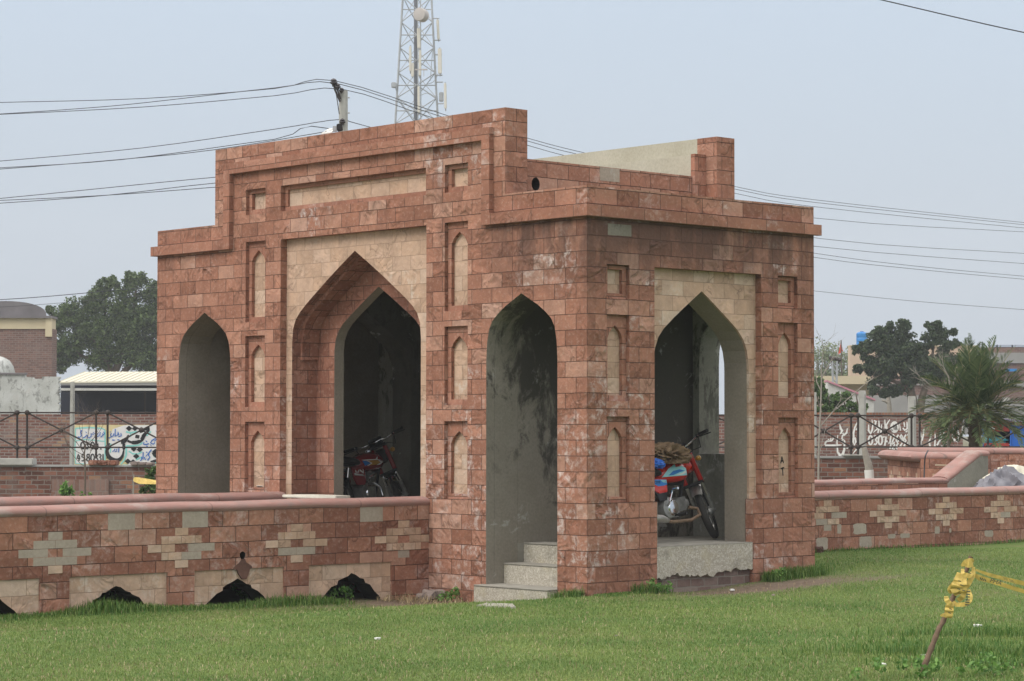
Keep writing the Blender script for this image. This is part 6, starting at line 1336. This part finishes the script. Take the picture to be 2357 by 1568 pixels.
def strip(pts, widths, flip=0.0, twist=None):
    """a band of tape through picture points; each point carries its nearness, the width is in picture units and lies across the run"""
    m = MB(); P = [fk.at(*ST(x, y), dS - d) for x, y, d in pts]; P = [Vector(q) for q in curve_pts([tuple(p) for p in P], 5)]; k = len(P); ws = np.interp(np.linspace(0, 1, k), np.linspace(0, 1, len(widths)), widths) * .22938 / 5446 * dS
    for i, p in enumerate(P):
        t = (P[min(i + 1, k - 1)] - P[max(i - 1, 0)]).normalized(); a = flip + (twist or 0) * i / k; s = t.cross(Vector((0, 1, 0))).normalized(); s = s * math.cos(a) + t.cross(s) * math.sin(a)
        c = .25 * math.sin(i * 1.7) * ws[i]; up = t.cross(s); m.v += [tuple(p - s * ws[i] / 2), tuple(p + up * c * .6), tuple(p + s * ws[i] / 2)]
    for i in range(k - 1):
        for j in (0, 1): m.f.append((3 * i + j, 3 * i + 3 + j, 3 * i + 4 + j, 3 * i + 1 + j)); m.m.append(0)
    return m
wraps = [([(905, 912, .03), (945, 905, .035), (985, 925, .03)], [12, 40, 22], 0), ([(1000, 805, .03), (995, 860, .035), (990, 935, .03)], [80, 92, 66], 0), ([(965, 715, .03), (975, 760, .04), (1020, 800, .035), (1060, 770, .02)], [40, 52, 50, 30], 0), ([(1055, 800, .03), (1120, 800, .05), (1180, 785, .06), (1210, 730, .05), (1185, 650, .03)], [40, 44, 40, 46, 40], 0), ([(1080, 760, .03), (1130, 720, .04), (1165, 640, .03)], [50, 60, 40], .3), ([(1100, 480, .03), (1085, 560, .045), (1070, 640, .05), (1090, 700, .03)], [50, 90, 130, 60], 0), ([(1140, 500, .035), (1120, 600, .05), (1140, 690, .04)], [60, 110, 60], .2), ([(1240, 420, .02), (1235, 500, .03), (1200, 570, .035), (1170, 635, .03)], [30, 46, 52, 36], 0), ([(1120, 415, .04), (1160, 375, .045), (1215, 355, .04), (1240, 370, .02)], [24, 52, 44, 26], 0), ([(1150, 400, .04), (1195, 400, .05), (1240, 395, .03)], [40, 62, 40], 0), ([(1130, 440, .03), (1140, 490, .045), (1200, 510, .045), (1230, 470, .03)], [30, 50, 50, 30], 0), ([(1020, 690, .03), (1005, 650, .04), (1060, 570, .045)], [10, 60, 50], 0)]
kn = [fk.part(strip(p, w, f), 'tape_wrap', M['tape'], parent=None, smooth=40) for p, w, f in wraps[:1]]
mm = MB()
for p, w, f in wraps: q = strip(p, w, f); mm.add(q.v, q.f)
bpy.data.objects.remove(kn[0])
for pts, w in (([(1262, 452, .02), (1400, 500, .0), (1570, 545, -.03), (1746, 588, -.06), (2300, 720, -.2)], [18, 34, 40, 44, 50]), ([(1240, 490, .03), (1300, 530, .01), (1450, 575, -.02), (1746, 668, -.06), (2300, 830, -.2)], [20, 56, 44, 40, 46])): q = strip(pts, w, 0, .25); mm.add(q.v, q.f)
tape = fk.part(mm, 'barrier_tape', M['tape'], parent=None, smooth=40); tape.matrix_world = root_matrix(fk.root); tag(tape, 'yellow striped barrier tape knotted on the bark stick and running off to the right', 'tape')
m = MB()
for x, y, w in [(1300 + 22 * i, 540 + 6 * i, 12) for i in (0, 1, 2)] + [(1540 + 14 * i, 540 + 4 * i, 5) for i in (0, 1, 2, 4, 5, 6)]:
    a, b, c, d = [fk.at(*ST(*q), dS + .005 - .02) for q in ((x, y - 14), (x + w, y - 12), (x + w + 14, y + 16), (x + 14, y + 14))]; m.quad(a, b, c, d)
for i, y in enumerate((660, 690, 715, 745, 770, 795)):
    a, b, c, d = [fk.at(*ST(*q), dS - .068) for q in ((1170 - 3 * i, y), (1208 - 2 * i, y + 4), (1206 - 2 * i, y + 14), (1168 - 3 * i, y + 11))]; m.quad(a, b, c, d)
for x, y in ((1100, 560), (1120, 600), (1090, 640), (1140, 655), (1160, 470), (1200, 480), (1010, 840), (1000, 880)):
    a, b, c, d = [fk.at(*ST(*q), dS - .066) for q in ((x - 12, y - 5), (x + 16, y + 4), (x + 14, y + 12), (x - 14, y + 4))]; m.quad(a, b, c, d)
pr = m.build('tape_print', M['tapedark'], tape)
cu = bpy.data.curves.new('lettering', 'FONT'); cu.body = 'PHA'; cu.size = .042; cu.extrude = .0004; cu.shear = .2
tmp = bpy.data.objects.new('lettering', cu); COL.objects.link(tmp); me = bpy.data.meshes.new_from_object(tmp.evaluated_get(bpy.context.evaluated_depsgraph_get())); bpy.data.objects.remove(tmp); me.materials.clear(); me.materials.append(M['tapedark'])
q = fk.at(*ST(1398, 572), dS - .03); me.transform(Matrix.Translation(q) @ Matrix.Rotation(R(16), 4, 'Y') @ Matrix.Rotation(R(90), 4, 'X')); o = bpy.data.objects.new('lettering', me); COL.objects.link(o); o.parent = tape

# ------------------------------------------------------------------ grass
def blades(name, pts, length, width, mat, seed, lean=.5, tone=None):
    rng = np.random.default_rng(seed); n = len(pts); ln = length * (.55 + .9 * rng.random(n)) if np.isscalar(length) else length
    az = rng.random(n) * 2 * np.pi; d = np.stack([np.cos(az), np.sin(az), np.zeros(n)], 1); sd = np.stack([-np.sin(az), np.cos(az), np.zeros(n)], 1)
    k = lean * rng.random(n) ** .7; w = width * (.7 + .6 * rng.random(n)); up = np.array([0, 0, 1.0])
    mid = pts + up * (ln * .6 * np.sqrt(np.maximum(.05, 1 - k * k * .4)))[:, None] + d * (ln * k * .35)[:, None]; tip = pts + up * (ln * (1 - .55 * k))[:, None] + d * (ln * k)[:, None]
    V = np.stack([pts - sd * w[:, None] / 2, pts + sd * w[:, None] / 2, mid - sd * w[:, None] * .4, mid + sd * w[:, None] * .4, tip], 1).reshape(-1, 3)
    base = (np.arange(n) * 5)[:, None]; tri = np.concatenate([base + np.array([[0, 1, 3]]), base + np.array([[0, 3, 2]]), base + np.array([[2, 3, 4]])], 1).reshape(-1).astype(np.int32)
    me = bpy.data.meshes.new(name); me.vertices.add(5 * n); me.vertices.foreach_set('co', V.ravel()); me.loops.add(9 * n); me.loops.foreach_set('vertex_index', tri); me.polygons.add(3 * n); me.polygons.foreach_set('loop_start', np.arange(0, 9 * n, 3, dtype=np.int32)); me.update(calc_edges=True); me.materials.append(mat)
    uv = me.uv_layers.new(name='UVMap'); t = np.repeat(np.clip(tone if tone is not None else rng.random(n), 0, 1), 9); uv.data.foreach_set('uv', np.stack([t, t], 1).ravel())
    o = bpy.data.objects.new(name, me); COL.objects.link(o); return o
gz = np.vectorize(ground_z); ge = np.vectorize(earth_at)
def lawn_points(n, d0, d1, seed, power=1.0):
    rng = np.random.default_rng(seed); dep = d0 + (d1 - d0) * rng.random(n) ** power; lat = (rng.random(n) * 2460 - 1230) / 5446 * dep
    x = EYE.x + FH.x * dep + RT.x * lat; y = EYE.y + FH.y * dep + RT.y * lat
    ok = ~((x > -.14) & (y > -.0) & (x < 3.36)) & ~(y > 2.33); return x[ok], y[ok], rng
def patchy(x, y, f, s): return .5 + .5 * np.sin(x * f + 1.3 * np.sin(y * f * .8 + s)) * np.cos(y * f * 1.1 + np.sin(x * f * .6 + s * 2))
x, y, rng = lawn_points(420000, 14.6, 29.5, 61, 1.25); e = ge(x, y); ok = rng.random(len(x)) > e * 1.05; x, y = x[ok], y[ok]
pt = np.stack([x, y, gz(x, y)], 1); nz = np.array([mnoise.noise((a * .8, b * .8, 0)) + .6 * mnoise.noise((a * 2.3, b * 2.3, 4)) for a, b in zip(x, y)]); tone = .43 + .32 * nz + .12 * patchy(x, y, 2.7, 2) + .22 * rng.normal(size=len(x)) * .8
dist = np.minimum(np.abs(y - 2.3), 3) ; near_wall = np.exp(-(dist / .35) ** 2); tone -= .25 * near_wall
ln = (.018 + .016 * patchy(x, y, 2.1, 5)) * (.6 + .8 * rng.random(len(x)))
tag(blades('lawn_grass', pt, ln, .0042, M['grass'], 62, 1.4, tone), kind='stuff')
x, y, rng = lawn_points(15000, 14.6, 28, 63, 1.2); pt = np.stack([x, y, gz(x, y) + .006], 1); tag(blades('dry_grass', pt, .036, .0036, M['drygrass'], 64, 1.35), kind='stuff')
# longer grass along wall feet and in the right foreground
rng = np.random.default_rng(70); P = []; T = []
def tuft(xs, ys, h):
    for a, b, c in zip(xs, ys, h): P.append((a, b, ground_z(a, b))); T.append(c)
n = 5200; xs = -5.6 + 4.4 * rng.random(n) ** 1.0; ys = 2.30 - np.abs(rng.normal(size=n)) * .13; hh = (.045 + .13 * patchy(xs, ys * 0, 3.1, 1) ** 3) * (.5 + rng.random(n)); ok = xs < -1.25 + .2 * rng.random(n); tuft(xs[ok], ys[ok], hh[ok])
n = 1500; xs = 3.3 + 3.2 * rng.random(n) ** 2.2; ys = -.05 + 2.3 * rng.random(n); tuft(xs, ys, (.06 + .14 * rng.random(n)) * np.exp(-(xs - 3.3) / 1.0))
n = 1500; xs = 2.45 + .9 * rng.random(n); ys = -.03 - np.abs(rng.normal(size=n)) * .10; tuft(xs, ys, .05 + .12 * rng.random(n))
n = 900; xs = .05 + .9 * rng.random(n); ys = -.03 - np.abs(rng.normal(size=n)) * .08; tuft(xs, ys, (.03 + .12 * rng.random(n) * (xs > .55)))
n = 500; xs = -.03 - np.abs(rng.normal(size=n)) * .06; ys = .0 + .38 * rng.random(n); tuft(xs, ys, .03 + .10 * rng.random(n))
n = 1500; xs = 3.6 + 9 * rng.random(n); ys = 2.31 - np.abs(rng.normal(size=n)) * .06; tuft(xs, ys, .02 + .06 * rng.random(n))
for cxp, cyp, sx, sy, cnt, hgt in ((2260, 1508, .55, .16, 3600, .10), (2330, 1462, .5, .14, 2200, .09), (2200, 1492, .35, .12, 1400, .09), (2330, 1530, .4, .15, 1500, .08)):
    c = gpt(cxp, cyp); u = rng.normal(size=cnt) * sx; v = rng.normal(size=cnt) * sy; tuft(c.x + RT.x * u + FH.x * v, c.y + RT.y * u + FH.y * v, hgt * (.4 + .8 * rng.random(cnt)))
P = np.array(P); T = np.array(T); tag(blades('tall_grass', P, T, .0065, M['grass'], 71, .7, .22 + .22 * rng.normal(size=len(P))), kind='stuff')
cl = []
for cxp, cyp, cnt in ((565, 1378, 9), (610, 1380, 12), (660, 1376, 12), (700, 1375, 10), (745, 1370, 12), (775, 1382, 8), (790, 1374, 6), (205, 1398, 5), (230, 1400, 6), (1045, 1388, 7), (1060, 1384, 5), (1520, 1368, 6), (1790, 1340, 4), (2120, 1562, 4), (2230, 1560, 5), (2040, 1560, 4), (2300, 1555, 6), (30, 1416, 6), (100, 1410, 5)):
    c = gpt(cxp, cyp)
    for _ in range(cnt): cl.append(((c.x + rng.normal() * .08, c.y + rng.normal() * .06, c.z + .03 + .09 * rng.random()), .045, 22))
wd_ = leaves_mesh('weeds', M['weed'], None, cl, .036, 81, .55); tag(wd_, kind='stuff')
# straw on the bare soil
x = -.75 + .9 * rng.random(700); y = 2.28 - 1.0 * rng.random(700) ** 1.6; pt = np.stack([x, y, gz(x, y) + .006], 1); tag(blades('straw', pt, .09, .005, M['drygrass'], 82, 1.7), kind='stuff')

# ------------------------------------------------------------------ hazy air
hz = MB().box(-420, 420, -420, 420, -1.6, 46).build('haze', bpy.data.materials.new('hazy air'), uv=False); tag(hz, kind='stuff')
hm = hz.data.materials[0]; hm.use_nodes = True; hm.node_tree.nodes.clear()
h_out = hm.node_tree.nodes.new('ShaderNodeOutputMaterial'); h_vol = hm.node_tree.nodes.new('ShaderNodeVolumePrincipled')
h_vol.inputs['Color'].default_value = (0.93, 0.96, 1.0, 1); h_vol.inputs['Density'].default_value = 0.0007; h_vol.inputs['Anisotropy'].default_value = 0.2
hm.node_tree.links.new(h_vol.outputs[0], h_out.inputs['Volume'])
